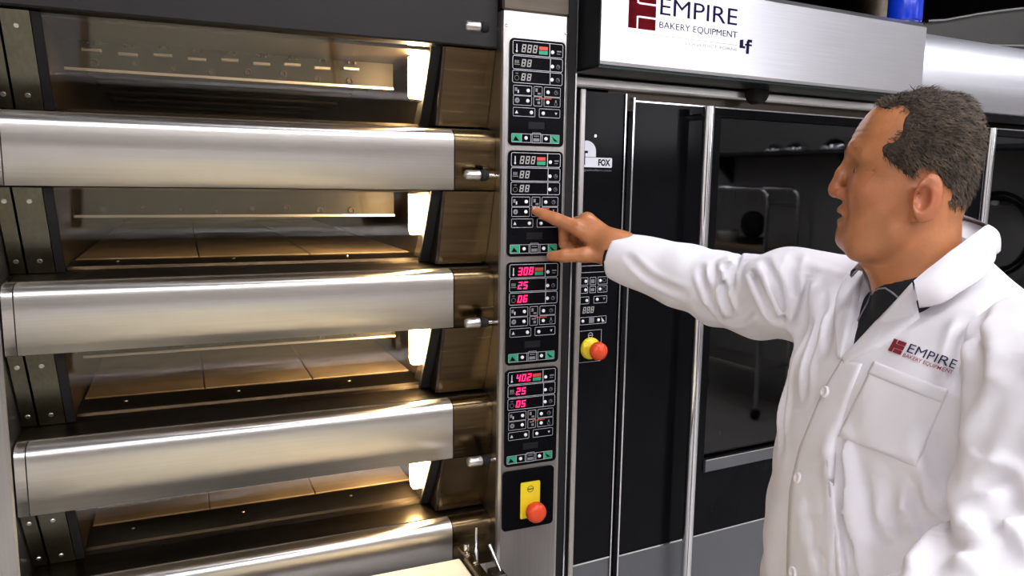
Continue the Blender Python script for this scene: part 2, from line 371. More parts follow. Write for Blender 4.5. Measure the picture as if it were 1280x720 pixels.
# ---- control column
CXL, CXR, CY = 0.590, 0.738, 1.42
colu = MB().prism([(CXL, FY+.13), (CXL, CY+.008), (CXL+.0025, CY+.0025), (CXL+.008, CY), (CXR-.008, CY), (CXR-.0025, CY+.0025), (CXR, CY+.008), (CXR, FY+.13)], 'z', .06, 1.962).build('control_column', STEEL_V, oven)
fixn(colu)
MB().box(CXL+.001, CXR+.001, CY+.004, FY+.06, 1.964, 2.13, .004).build('column_cap', DARKST, oven)
MB().box(CXR+.002, CXR+.02, CY+.012, FY+.05, .06, 2.13).build('edge_seal', RUBBER, oven)
MB().box(CXR+.0205, CXR+.0235, CY+.01, FY+.05, .06, 2.13).build('edge_trim', CHROME, oven)
for xx, zz in ((CXL+.008, 1.934), (CXR-.010, 1.930)):
    MB().lathe([(.0035, 0), (.003, .0016), (.0012, .0016), (.001, .0006)], (xx, CY, zz), (0, -1, 0), 14).build('screw', CHROME, colu)

# print and buttons are laid out on a panel: u 60..310 across, v 172..660 down
PX0, PX1 = 0.604, 0.727
class Panel:
    def __init__(s, parent, x0, x1, z0, z1, y, name='control_panel'):
        s.x0, s.x1, s.z0, s.z1, s.y = x0, x1, z0, z1, y
        s.o = fixn(MB().prism(rrect(x0, x1, z0, z1, .009), 'y', y-.003, y+.0005).build(name, BLACK, parent)); s.f = y-.003
    def X(s, u): return s.x0+(u-60)/250*(s.x1-s.x0)
    def Z(s, v): return s.z1-(v-172)/488*(s.z1-s.z0)
    def ring(s, mb, u0, u1, v0, v1, w=.00085, r=.0035, h=.0005):
        a = rrect(s.X(u0), s.X(u1), s.Z(v1), s.Z(v0), r, 3); b = rrect(s.X(u0)+w, s.X(u1)-w, s.Z(v1)+w, s.Z(v0)-w, max(r-w, .0005), 3)
        n = len(a); vs = [(p[0], s.f-h, p[1]) for p in a]+[(p[0], s.f-h, p[1]) for p in b]
        mb.add(vs, [(i, (i+1) % n, n+(i+1) % n, n+i) for i in range(n)])
    def rect(s, mb, u0, u1, v0, v1, h=.0005):
        mb.add([(s.X(u0), s.f-h, s.Z(v0)), (s.X(u1), s.f-h, s.Z(v0)), (s.X(u1), s.f-h, s.Z(v1)), (s.X(u0), s.f-h, s.Z(v1))], [(0, 1, 2, 3)])
    def poly(s, mb, pts, h=.0006): mb.add([(s.X(u), s.f-h, s.Z(v)) for u, v in pts], [tuple(range(len(pts)))])
    def circ(s, mb, u, v, r, w=.0007, h=.0005, n=18):
        cx, cz = s.X(u), s.Z(v); vs = []
        for rr in (r, r-w):
            vs += [(cx+rr*math.cos(2*PI*k/n), s.f-h, cz+rr*math.sin(2*PI*k/n)) for k in range(n)]
        mb.add(vs, [(k, (k+1) % n, n+(k+1) % n, n+k) for k in range(n)])
    def button(s, u, v, r=.0036):
        global BTN
        if BTN is None:
            o = MB().lathe([(r, 0), (r, .0012), (r*.8, .0018), (0.0002, .002)], (0, 0, 0), (0, -1, 0), 14).build('button', WBTN); BTN = o.data
            bpy.data.objects.remove(o)
        b = link('button', BTN, s.o); b.location = (s.X(u), s.f, s.Z(v)); return b
    def digit(s, ch, u0, u1, v0, v1, m, h=.0009):
        seg = {'0': 'abcdef', '1': 'bc', '2': 'abged', '3': 'abgcd', '4': 'fgbc', '5': 'afgcd', '6': 'afgedc', '7': 'abc', '8': 'abcdefg', '9': 'abcdfg'}[ch]
        xa, xb, za, zb = s.X(u0), s.X(u1), s.Z(v1), s.Z(v0); w = (xb-xa)*.26; mb = MB(); zm = (za+zb)/2; sl = .16*(zb-za); g = w*.16
        def q(x0, x1, z0, z1):
            sk = lambda z: sl*((z-za)/(zb-za)-.5)
            mb.add([(x0+sk(z0), s.f-h, z0), (x1+sk(z0), s.f-h, z0), (x1+sk(z1), s.f-h, z1), (x0+sk(z1), s.f-h, z1)], [(0, 1, 2, 3)])
        if 'a' in seg: q(xa+g, xb-g, zb-w, zb)
        if 'd' in seg: q(xa+g, xb-g, za, za+w)
        if 'g' in seg: q(xa+g, xb-g, zm-w/2, zm+w/2)
        if 'f' in seg: q(xa, xa+w, zm+g/2, zb-g)
        if 'e' in seg: q(xa, xa+w, za+g, zm-g/2)
        if 'b' in seg: q(xb-w, xb, zm+g/2, zb-g)
        if 'c' in seg: q(xb-w, xb, za+g, zm-g/2)
        return mb.build('digit', m, s.o)
BTN = None

def clock(p, mb, u, v):
    p.circ(mb, u, v, .0042); p.rect(mb, u-1, u+1, v-8, v+1); p.rect(mb, u, u+7, v-1, v+1)
def control_panel(z0, z1, rows, on):
    p = Panel(oven, PX0, PX1, z0, z1, CY)
    ln = MB(); dim = MB()
    # three displays
    for v0, v1, dv in ((182, 246, 236), (250, 311, 240), (315, 373, 240)):
        p.ring(ln, 72, 298, v0, v1); p.rect(ln, dv, dv+2.4, v0+1, v1-1)
    for k, (row, (v0, v1)) in enumerate(zip(rows, ((197, 233), (264, 298), (328, 361)))):
        for j, chh in enumerate(row):
            p.digit(chh, 112+j*25, 130+j*25, v0, v1, DIGIT_ON if on else DIGIT_OFF)
    r = MB(); p.rect(r, 189, 228, 200, 216); r.build('red_mark', REDP, p.o)
    g = MB(); p.rect(g, 189, 228, 219, 236); g.build('green_mark', GREENP, p.o)
    p.rect(ln, 88, 92, 198, 226); p.circ(ln, 90, 230, .0022, .0021)                     # thermometer
    p.rect(dim, 270, 290, 213, 219); p.rect(dim, 270, 286, 226, 229)
    for v in (287, 348): clock(p, dim, 277, v)
    for k in range(3): p.rect(dim, 82+k*7, 86+k*7, 270, 284)
    p.rect(dim, 80, 104, 288, 291); p.circ(dim, 92, 350, .0050); p.rect(dim, 86, 98, 328, 331)
    # key fields
    for v0, v1 in ((383, 428), (430, 474)):
        for a, b in ((77, 160), (168, 207), (215, 291)): p.ring(ln, a, b, v0, v1, .0007, .002)
    for a, b in ((77, 176), (194, 291)): p.ring(ln, a, b, 484, 525, .0007, .002)
    p.rect(dim, 84, 94, 394, 410); p.rect(ln, 96, 102, 404, 418); p.rect(dim, 176, 186, 392, 408); p.rect(dim, 186, 200, 412, 420); clock(p, dim, 270, 407)
    p.circ(dim, 95, 452, .0052, .004); p.rect(dim, 178, 198, 440, 446); p.rect(dim, 186, 198, 452, 464); p.circ(dim, 270, 460, .0034); p.rect(dim, 267, 273, 442, 454)
    p.poly(ln, [(86, 512), (100, 512), (93, 497)]); p.poly(ln, [(266, 500), (278, 500), (272, 511)])
    rr = MB(); p.rect(rr, 192, 250, 435, 439); rr.build('red_mark', REDP, p.o)
    d = MB(); p.rect(d, 147, 220, 548, 580); d.build('sensor_window', MATTE, p.o)
    # bottom row
    p.ring(ln, 72, 290, 604, 645, .0007, .002); p.ring(ln, 164, 204, 598, 646, .0007, .002)
    for u in (116, 158, 210, 248): p.rect(ln, u, u+1.6, 605, 644)
    for a, b, fl in ((75, 115, 0), (250, 287, 1)):
        g = MB(); p.rect(g, a, b, 607, 642); g.build('green_field', GREENP, p.o)
        k = MB(); p.poly(k, [(a+4, 638), (a+14, 616), (a+32, 638)] if not fl else [(a+4, 612), (a+16, 634), (a+33, 636)], .0009); k.build('field_symbol', BLACK, p.o)
    p.rect(dim, 172, 196, 612, 616); p.rect(dim, 170, 198, 624, 638)
    for q_ in (ln.build('printed_lines', PRINT, p.o), dim.build('printed_symbols', PRINT_DIM, p.o)): q_['kind'] = 'stuff'
    for u, v in ((250, 222), (250, 287), (250, 348), (143, 405), (233, 407), (142, 452), (233, 454), (159, 505), (213, 506), (137, 624), (228, 624)): p.button(u, v)
control_panel(1.7025, 1.911, ('888', '88', '88'), False)
control_panel(1.4775, 1.693, ('888', '88', '88'), False)
control_panel(1.2485, 1.466, ('308', '25', '06'), True)
control_panel(1.0265, 1.239, ('402', '25', '05'), True)
def mushroom(parent, x, y, z, r, name='emergency_button'):
    return MB().lathe([(r*.55, 0), (r*.55, .014), (r*.98, .016), (r, .022), (r*.93, .030), (r*.6, .0355), (.0004, .037)], (x, y, z), (0, -1, 0), 28).build(name, REDB, parent)
es = fixn(MB().prism(rrect(.601, .723, .882, 1.0165, .009), 'y', CY-.003, CY+.0005).build('emergency_panel', BLACK, oven))
MB().prism(rrect(.643, .689, .905, .987, .003), 'y', CY-.005, CY-.003).build('yellow_plate', YEL, es)
mb = MB(); n = 20
vs = [(.666+rr*math.cos(2*PI*k/n), CY-.0054, .971+rr*math.sin(2*PI*k/n)) for rr in (.0075, .0062) for k in range(n)]
mb.add(vs, [(k, (k+1) % n, n+(k+1) % n, n+k) for k in range(n)]); mb.box(.660, .672, CY-.0056, CY-.0052, .970, .972)
mb.build('plate_symbol', MATTE, es)
mushroom(es, .670, CY-.005, .926, .0225)

# ================================================================== LOADER in front of the lowest deck
bl = deck_pt(575, 697, 1.40)          # rear right corner of the belt
BZ = bl[2]; BX = bl[0]
loader = thing('oven_loader', 'steel loading table with a cream belt standing below the lowest deck', 'oven loader', (0, 0, 0))
BELT = mat('cream_belt', (0.82, 0.78, 0.60), 0.75, 0, 0.03, 8, (1, 1, 1), 0.1, 200)
MB().box(-.25, BX, .55, 1.40, BZ-.012, BZ, .004).build('belt', BELT, loader)
MB().box(-.25, BX, .57, 1.385, BZ-.05, BZ-.013).build('belt_bed', STEEL, loader)
rail = MB().box(BX+.003, BX+.022, .55, 1.425, BZ-.055, BZ+.012, .002).build('side_rail', STEEL_D, loader)
MB().box(-.272, -.253, .55, 1.42, BZ-.055, BZ+.012, .002).build('side_rail', STEEL_D, loader)
for yy in (1.385, 1.345): MB().lathe([(.004, 0), (.0035, .003)], (BX+.0125, yy, BZ+.012), (0, 0, 1), 12).build('screw', CHROME, rail)
MB().tube([(BX+.014, 1.40, BZ+.012), (BX+.014, 1.40, BZ+.028)], .006, 12).build('bolt', CHROME, rail)
pb = deck_pt(606, 706, 1.39); pt = deck_pt(607, 664, 1.39)
MB().tube([(BX+.032, 1.39, BZ-.03), (BX+.032, 1.39, BZ+.017), (BX+.032, 1.39, BZ+.018), (BX+.032, 1.39, BZ+.066)], [.0042, .0042, .0024, .0024], 10).build('guide_pin', CHROME, loader)
MB().box(BX+.023, BX+.05, 1.30, 1.41, BZ-.055, BZ-.03, .002).build('bracket', DARKST, loader)
a = deck_pt(614, 683, 1.36); b = deck_pt(626, 715, 1.34)
MB().tube([(a[0], 1.37, a[2]), (b[0], 1.34, b[2])], .0038, 10).build('release_lever', CHROME, loader)
MB().box(BX+.045, b[0]+.006, 1.32, 1.36, b[2]-.02, b[2]+.004, .002).build('bracket', DARKST, loader)
for xx in (-.262, BX+.0125):
    for yy in (.6, 1.36):
        MB().box(xx-.015, xx+.015, yy-.015, yy+.015, 0, BZ-.055).build('leg', STEEL, loader)

# ================================================================== RACK OVENS
QP = np.array([0.85925, 1.52375]); AR = YAW_R-YAW
RXv = np.array([math.cos(AR), math.sin(AR)])
rack = thing('rack_oven', 'rack oven with a lettered steel hood and black glass door beside the deck oven', 'oven', (QP[0], QP[1], 0), AR)
S0, S1 = -.09, 0.955                 # width along the front
HF, HZ0, HZ1 = -.15, 1.868, 2.052     # hood
hood = MB()
hood.prism([(HF, HZ0+.006), (HF+.006, HZ0), (.02, HZ0), (.02, HZ1), (HF+.012, HZ1), (HF, HZ1-.012)], 'x', S0, S1-.04)
hood = fixn(hood.build('hood', HOODM, rack))
MB().box(S0-.004, S0-.0005, HF-.001, .0, HZ0-.001, HZ1).build('hood_end', MATTE, hood)
MB().box(S0+.004, S1-.044, HF+.01, .01, HZ0-.006, HZ0-.0005).build('hood_underside', mat('dark_green_metal', (.02, .03, .026), .35, .6, .1), hood)
MB().box(S0+.002, S1-.002, -.03, .0, 1.838, HZ0-.008, .004).build('top_rail', STEEL, rack)
MB().box(.035, S1, .0, 1.5, 1.795, 2.04).build('roof_box', DARKST, rack)
MB().box(.035, .055, .031, 1.5, .0, 1.79).build('side_wall', DARKST, rack)
MB().box(S1-.02, S1, .03, 1.5, .0, 1.79).build('side_wall', DARKST, rack)
MB().box(.055, S1-.02, 1.45, 1.5, .0, 1.79).build('rear_wall', DARKST, rack)
# rail knob
MB().lathe([(.02, 0), (.026, .004), (.026, .03), (.02, .038), (.001, .04)], (.44, -.03, 1.853), (0, -1, 0), 20).build('vent_knob', RUBBER, rack)
# control panel strip
cpz0 = .0
cp = MB().box(-.03, .078, -.004, .03, .712, 1.832).build('control_panel', BLACK, rack)
MB().box(-.045, -.031, -.012, .03, .0, 1.836, .002).build('edge_trim', STEEL_V, rack)
MB().box(S0+.001, -.0455, .01, .03, .0, 1.836).build('side_filler', MATTE, rack)
MB().box(.0785, .0815, -.008, .03, .0, 1.832).build('edge_trim', CHROME, rack)
MB().box(-.03, .078, -.003, .03, .0, .706).build('kick_plate', GREYBASE, rack)
MB().box(-.03, .078, -.005, -.001, .7065, .7105).build('kick_trim', CHROME, rack)
MB().box(.082, .096, .008, .03, .0, 1.832).build('door_gap_seal', RUBBER, rack)
# sticker on the control panel
dec = MB()
dec.prism(rrect(-.028, .048, 1.665, 1.687, .003), 'y', -.0048, -.0042)
arch = [(-.028, 1.688)]+[(-.022+.022*math.cos(a)*1.15, 1.70+.024*math.sin(a)) for a in np.linspace(2.0, 0.0, 9)]+[(.0033, 1.688)]
dec.prism(arch, 'y', -.0048, -.0042)
dec = fixn(dec.build('sticker', WHITEP, cp))
v, f = text_fit('FOX', .010, .043, 1.6685, 1.684, offset=.045)
MB().add([(x, -.0051, z) for x, z in v], f).build('sticker_lettering', MATTE, cp)
MB().prism([(-.0285, 1.67), (-.0255, 1.67), (-.0255, 1.696), (-.0185, 1.696), (-.0185, 1.7015), (-.0285, 1.7015)], 'y', -.0052, -.0049).build('sticker_symbol', MATTE, cp)
v, f = text_fit('gualcoferri.com', -.028, .047, 1.655, 1.6615)
MB().add([(x, -.0046, z) for x, z in v], f).build('sticker_lettering', PRINT_DIM, cp)
# keypad
class RP(Panel):
    def __init__(s): s.x0, s.x1, s.z0, s.z1, s.y = -.035, .048, 1.275, 1.445, -.004; s.f = -.0042; s.o = cp
    def X(s, u): return u
    def Z(s, v): return v
rp = RP(); ln = MB(); dim = MB()
def fr(a, b, z0, z1): rp.ring(ln, a, b, z1, z0, .0008, .0015, .0006)
fr(-.028, .046, 1.425, 1.441)
for z0, z1 in ((1.396, 1.414), (1.377, 1.393)):
    fr(-.028, -.008, z0, z1); fr(-.003, .014, z0, z1); fr(.019, .046, z0, z1)
    rp.button(-.014, (z0+z1)/2); rp.button(.026, (z0+z1)/2); rp.circ(dim, .037, (z0+z1)/2, .0045); rp.rect(dim, 0., .01, z0+.004, z1-.005)
fr(-.028, -.004, 1.352, 1.369); fr(.009, .046, 1.352, 1.369); rp.button(-.010, 1.360); rp.button(.019, 1.361); rp.button(.038, 1.434)
rp.poly(dim, [(.034, 1.364), (.042, 1.364), (.038, 1.358)])
for j in range(3): rp.digit('8', -.020+j*.011, -.012+j*.011, 1.345, 1.330, DIGIT_OFF)
fr(-.028, .046, 1.303, 1.321); rp.button(-.019, 1.312); rp.button(.024, 1.312); rp.rect(dim, -.002, .012, 1.319, 1.306); rp.poly(ln, [(.032, 1.318), (.034, 1.307), (.042, 1.307)])
rp.ring(ln, -.028, .034, 1.289, 1.213, .0008, .001); rp.circ(ln, .003, 1.277, .0066, .0011); rp.rect(ln, -.001, .007, 1.2775, 1.2762)
for q_ in (ln.build('printed_lines', PRINT, cp), dim.build('printed_symbols', PRINT_DIM, cp)): q_['kind'] = 'stuff'
MB().lathe([(.026, 0), (.026, .005), (.02, .012), (.001, .0125)], (.003, -.004, 1.246), (0, -1, 0), 28).build('yellow_collar', YEL, cp)
mushroom(cp, .006, -.014, 1.245, .0215)

# door: frame strips, kick plate, black margin and dark pane
def rack_door(par, a, b, win_a, win_b, pole, seal=True):
    d = bpy.data.objects.new('door', None); COL.objects.link(d); d.parent = par; d.empty_display_size = .1
    MB().box(a, a+.004, -.012, .02, .0, 1.825).build('door_edge', CHROME, d)
    MB().box(a+.005, win_a, -.010, .02, .712, 1.815).build('door_stile', BLACK, d)
    MB().box(win_b, b, -.010, .02, .712, 1.815).build('door_stile', BLACK, d)
    MB().box(win_a, win_b, -.010, .02, .712, .915).build('door_rail', BLACK, d)
    MB().box(win_a, win_b, -.010, .02, 1.795, 1.815).build('door_rail', BLACK, d)
    MB().box(win_a, win_b, .002, .006, .916, 1.794).build('pane', DGLASS, d)
    fixn(MB().prism([(-.010, .917), (-.018, .915), (-.018, .885), (-.010, .880)], 'x', win_a, win_b).build('window_sill', GREYBASE, d))
    MB().box(win_a, win_b, -.019, -.010, .9155, .918).build('sill_trim', CHROME, d)
    MB().box(a+.005, b, -.011, .02, .0, .706).build('kick_plate', GREYBASE, d)
    MB().box(a+.005, b, -.012, -.001, .7065, .7105).build('kick_trim', CHROME, d)
    MB().box(a+.004, b, -.013, .02, 1.8155, 1.8185).build('door_trim', CHROME, d)
    hb = MB().tube([(pole, -.055, .35), (pole, -.055, 1.812)], .0135, 20).build('handle', CHROME, d)
    for zz in (.42, 1.79):
        MB().tube([(pole, -.055, zz), (pole, -.010, zz)], .008, 10).build('handle_mount', CHROME, hb)
    # inside of the oven behind the pane
    MB().box(win_a-.02, win_b+.02, .7, .71, .85, 1.79).build('inner_back', MATTE, par)
    MB().box(win_a-.02, win_b+.02, .03, .7, .86, .875).build('inner_floor', mat('inner_steel', (.25, .24, .23), .4, 1.0), par)
    return d
rd = rack_door(rack, .098, S1-.024, .365, .88, .284)
for zz in (1.735,): MB().lathe([(.004, 0), (.003, .002)], (.0, -.004, zz), (0, -1, 0), 12).build('screw', CHROME, cp)

# second rack oven
R2 = 0.962
rack2 = thing('rack_oven', 'second rack oven with a lower curved steel hood behind the man in white', 'oven', (QP[0]+R2*RXv[0], QP[1]+R2*RXv[1], 0), AR)
prof = [(-.05, 1.862)]
for i in range(9):
    a_ = i/8*math.radians(58); prof.append((-.05+.17*(1-math.cos(a_)), 1.935+.17*math.sin(a_)))
prof += [(.2, prof[-1][1]+.012), (.2, 1.862)]
MB().prism(prof, 'x', .0, 1.25, True).build('hood', SATIN, rack2)
MB().box(.0, 1.25, -.02, .03, 1.835, 1.86, .003).build('top_rail', BLACK, rack2)
MB().box(.0, 1.25, .2, 1.5, 1.795, 2.04).build('roof_box', DARKST, rack2)
MB().box(.0, .40, -.004, .03, .0, 1.832).build('control_panel', BLACK, rack2)
rack_door(rack2, .405, 1.24, .53, 1.18, .437)
MB().box(1.24, 1.25, .0, 1.5, .0, 1.834).build('side_wall', DARKST, rack2)
MB().box(.0, 1.24, 1.45, 1.5, .0, 1.79).build('rear_wall', DARKST, rack2)

# hood logo (flat print on the hood front)
def hx(u, v):                          # pixel on the hood front -> local (s, z)
    d = wray(u, v); n = np.array([math.sin(AR), -math.cos(AR)]); p0 = QP + n*(-HF)
    t = (p0@n)/(d[:2]@n); p = d*t; return float((p[:2]-QP)@RXv), float(EYE+p[2])
yl = HF-.0006
sL, zL0 = hx(785, 35); sR, zR0 = hx(819, 38)
zl = .5*(zL0+zR0); hgt = (sR-sL)*1.02
def logo_boxes(s0, s1, z0, z1):        # the square emblem: a bar and three blocks with white gaps between them
    w = s1-s0; h = z1-z0; g = .035*w
    return [[(s0, z0), (s0+.30*w, z0), (s0+.30*w, z1), (s0, z1)],
            [(s0+.30*w, z0+.34*h), (s0+.36*w, z0+.34*h), (s0+.36*w, z0+.68*h), (s0+.30*w, z0+.68*h)],
            [(s0+.36*w, z0), (s1, z0), (s1, z0+.30*h), (s0+.36*w, z0+.30*h)],
            [(s0+.36*w, z0+.35*h), (s1, z0+.35*h), (s1, z0+.66*h), (s0+.36*w, z0+.66*h)],
            [(s0+.36*w, z0+.71*h), (s1, z0+.71*h), (s1, z1), (s0+.36*w, z1)]]
em = MB()
for q in logo_boxes(sL, sR, zl, zl+hgt*1.05): em.add([(x, yl, z) for x, z in q], [(0, 1, 2, 3)])
em.build('logo_emblem', MAROON, hood)
def hood_text(t, pa, pb, hz, m, off):
    (s0, z0), (s1, z1) = hx(*pa), hx(*pb); zz = .5*(z0+z1)
    v, f = text_fit(t, s0, s1, zz, zz+hz, offset=off)
    MB().add([(x, yl, z) for x, z in v], f).build('logo_lettering', m, hood)
hood_text('EMPIRE', (825, 19), (921, 31), hx(860, 3)[1]-hx(860, 24)[1], INK, -.002)
hood_text('BAKERY EQUIPMENT', (824, 36.5), (921, 49), hx(870, 33)[1]-hx(870, 42.6)[1], INK, -.006)
hood_text('LOGIUDICE FORNI', (857, 57), (920, 63), .0065, PALEINK, -.002)
(s0, z0), (s1, z1) = hx(785, 39), hx(921, 55); MB().add([(s0, yl, z0-.001), (s1, yl, z0-.001), (s1, yl, z0), (s0, yl, z0)], [(0, 1, 2, 3)]).build('logo_rule', PALEINK, hood)
(s0, z1), (s1, z0) = hx(925, 48), hx(939, 68)
w = s1-s0; h = z1-z0
m_ = MB()
for q in ([(0, .35), (.28, .35), (.28, .95), (0, .9)], [(0, .35), (.46, .35), (.46, .5), (0, .5)],
          [(.55, 0), (.78, 0), (.78, .95), (.55, .85)], [(.55, .8), (1, .8), (1, 1), (.65, 1)], [(.42, .55), (1, .55), (1, .68), (.42, .68)]):
    m_.add([(s0+a*w, yl, z0+b*h) for a, b in q], [(0, 1, 2, 3)])
m_.build('logo_lettering', INK, hood)

# blue beacon on the hood and duct behind it
def rack_world(s, t, z): return (QP[0]+s*RXv[0]+t*(-math.sin(AR)), QP[1]+s*RXv[1]+t*math.cos(AR), z)
def hx2(u, v, off):
    d = wray(u, v); n = np.array([math.sin(AR), -math.cos(AR)]); p0 = QP - n*off
    t = (p0@n)/(d[:2]@n); p = d*t; return float((p[:2]-QP)@RXv), float(EYE+p[2])
sb, zb_ = hx2(1131, 18, -.06)
BLUE = mat('blue_plastic', (0.003, 0.03, 0.45), 0.2, 0, 0.08)
bx_, by_, _ = rack_world(sb, -.06, 0)
bc = thing('beacon_lamp', 'blue plastic beacon standing on top of the steel hood', 'beacon', (bx_, by_, HZ1))
MB().lathe([(.046, 0), (.046, .012), (.040, .014), (.040, .02)], (0, 0, 0), (0, 0, 1), 28).build('base', mat('dark_blue_plastic', (.006, .02, .2), .3), bc)
MB().lathe([(.042, .02), (.0435, .024), (.0435, .09), (.040, .105), (.03, .116), (.001, .12)], (0, 0, 0), (0, 0, 1), 28).build('lens', BLUE, bc)
for k in range(4):
    a_ = k*PI/2+.9; MB().lathe([(.003, 0), (.003, .004)], (.046*math.cos(a_), .046*math.sin(a_), .006), (math.cos(a_), math.sin(a_), 0), 10).build('screw', CHROME, bc)
MB().box(.045, .062, -.012, .012, 0, .022, .003).build('cable_clip', WBTN, bc)
# steel duct with flared lid standing on the second oven's roof
dx, dy, _ = rack_world(1.50, .62, 0)
duct = thing('exhaust_duct', 'dark steel exhaust box with bright curved rim on the second rack oven', 'duct', (dx, dy, 2.047), AR)
rim = []
for u, v in ((1158, 26), (1178, 25), (1194, 22), (1222, 17), (1250, 13), (1285, 9)):
    s_, z_ = hx2(u, v, .255); rim.append((s_-1.50, z_-2.047))
rim.append((rim[-1][0]+.35, rim[-1][1]+.03))
MB().prism([(rim[0][0], 0), (rim[-1][0], 0)]+rim[::-1], 'y', -.36, .4).build('box', mat('dark_grey_steel', (.10, .095, .09), .4, .7), duct)
MB().tube([(x, -.367, z) for x, z in rim], .007, 10).build('rim', CHROME, duct)
MB().tube([(x, -.362, z*.45) for x, z in rim[1:]], .004, 8).build('seam', STEEL, duct)
MB().tube([(.3, .05, .15), (.3, .05, CEIL-2.047)], .12, 24).build('flue_pipe', DARKST, duct)

# ================================================================== PERSON
# ---- implicit surfaces, meshed with sparse surface nets
def smin(a, b, k):
    h = np.clip(0.5+0.5*(b-a)/k, 0, 1); return b*(1-h)+a*h-k*h*(1-h)
def smax(a, b, k): return -smin(-a, -b, k)
def caps(P, a, b, ra, rb):
    a = np.asarray(a, float); b = np.asarray(b, float); ba = b-a
    t = np.clip(((P-a)@ba)/(ba@ba), 0, 1); return np.linalg.norm(P-a-t[:, None]*ba, axis=1)-(ra+(rb-ra)*t)
def ell(P, c, r, M=None):
    q = P-np.asarray(c, float)
    if M is not None: q = q@M
    r = np.asarray(r, float); k = np.linalg.norm(q/r, axis=1); k2 = np.linalg.norm(q/(r*r), axis=1)
    return k*(k-1)/np.maximum(k2, 1e-9)
def chain(P, pts, rs, k=0.0):
    d = None
    for i in range(len(pts)-1):
        e = caps(P, pts[i], pts[i+1], rs[i], rs[i+1]); d = e if d is None else (smin(d, e, k) if k else np.minimum(d, e))
    return d
def spline_table(rows, n=240):
    T = np.array(sorted(rows), float); z = T[:, 0]; zz = np.linspace(z[0], z[-1], n); out = [zz]
    for c in range(1, T.shape[1]):
        v = T[:, c]; s = np.diff(v)/np.diff(z); m = np.empty_like(v); m[0], m[-1] = s[0], s[-1]
        for i in range(1, len(v)-1): m[i] = 0 if s[i-1]*s[i] <= 0 else 2*s[i-1]*s[i]/(s[i-1]+s[i])
        i = np.clip(np.searchsorted(z, zz)-1, 0, len(z)-2); h = z[i+1]-z[i]; t = (zz-z[i])/h
        out.append((2*t**3-3*t**2+1)*v[i]+(t**3-2*t**2+t)*h*m[i]+(-2*t**3+3*t**2)*v[i+1]+(t**3-t**2)*h*m[i+1])
    return np.array(out)
def stack(f, l, z, T, e=2.3):
    """implicit solid of elliptical slices; T rows: z, front, back, half width"""
    fr = np.interp(z, T[0], T[1]); bk = np.interp(z, T[0], T[2]); w = np.maximum(np.interp(z, T[0], T[3]), .004)
    c = (fr+bk)/2; a = np.maximum((fr-bk)/2, .004)
    k = (np.abs((f-c)/a)**e+np.abs(l/w)**e)**(1/e); d = (k-1)*np.minimum(a, w)
    dz = np.maximum(z-T[0][-1], T[0][0]-z)
    return np.maximum(d, dz)
def nets(fn, lo, hi, h, zmap=None, B=8, slack=2.2):
    lo = np.array(lo, float); hi = np.array(hi, float); nb = np.ceil((hi-lo)/(h*B)).astype(int)
    zm = (lambda z: z) if zmap is None else zmap
    def pos(g): p = lo+g*h; p = p.copy(); p[..., 2] = zm(p[..., 2]); return p
    g = np.stack(np.meshgrid(*[np.arange(n) for n in nb], indexing='ij'), -1).reshape(-1, 3)*B
    c = pos(g+B/2); lim = np.maximum(h*B, np.abs(zm(lo[2]+(g[:, 2]+B)*h)-zm(lo[2]+g[:, 2]*h)))
    keep = np.abs(fn(c)) < .87*lim*slack; g = g[keep]
    ax = np.arange(B+1); off = np.stack(np.meshgrid(ax, ax, ax, indexing='ij'), -1).reshape(-1, 3)
    V = np.empty((len(g), B+1, B+1, B+1))
    for i in range(0, len(g), 300):
        q = (g[i:i+300, None, :]+off[None]).reshape(-1, 3); V[i:i+300] = fn(pos(q.astype(float))).reshape(-1, B+1, B+1, B+1)
    S = V < 0; N = nb*B+2
    key = lambda c: (c[:, 0]*N[1]+c[:, 1])*N[2]+c[:, 2]
    cnt = sum(S[:, i:B+i, j:B+j, k:B+k].astype(int) for i in (0, 1) for j in (0, 1) for k in (0, 1))
    cb, ci, cj, ck = np.nonzero((cnt > 0) & (cnt < 8)); loc = np.stack([ci, cj, ck], -1)
    acc = np.zeros((len(cb), 3)); num = np.zeros(len(cb))
    cor = [(i, j, k) for i in (0, 1) for j in (0, 1) for k in (0, 1)]
    val = {o: V[cb, ci+o[0], cj+o[1], ck+o[2]] for o in cor}
    for a in cor:
        for d in range(3):
            if a[d] == 0:
                b = list(a); b[d] = 1; b = tuple(b); va, vb = val[a], val[b]; m = (va < 0) != (vb < 0)
                t = np.where(m, va/np.where(m, va-vb, 1), 0)
                p = np.array(a, float)[None]+np.eye(3)[d][None]*t[:, None]; acc[m] += p[m]; num[m] += 1
    cell = g[cb]+loc; vert = pos(cell+acc/num[:, None]); ks = key(cell); order = np.argsort(ks); ks = ks[order]; vert = vert[order]
    F = []
    for d in range(3):
        e = [slice(0, B)]*3; e2 = list(e); e2[d] = slice(1, B+1)
        s0 = S[(slice(None),)+tuple(e)]; s1 = S[(slice(None),)+tuple(e2)]
        b_, i_, j_, k_ = np.nonzero(s0 != s1); p = g[b_]+np.stack([i_, j_, k_], -1); flip = s0[b_, i_, j_, k_]
        u, w = np.eye(3, dtype=int)[(d+1) % 3], np.eye(3, dtype=int)[(d+2) % 3]
        q = np.stack([key(p), key(p-u), key(p-u-w), key(p-w)], -1)
        q[~flip] = q[~flip][:, ::-1]
        ix = np.clip(np.searchsorted(ks, q), 0, len(ks)-1); ok = (ks[ix] == q).all(1); F.append(ix[ok])
    F = np.concatenate(F)
    return vert, F
def grad(fn, P, e=.0012):
    G = np.stack([fn(P+np.eye(3)[i]*e)-fn(P-np.eye(3)[i]*e) for i in range(3)], -1); return G/np.maximum(np.linalg.norm(G, axis=1, keepdims=True), 1e-9)
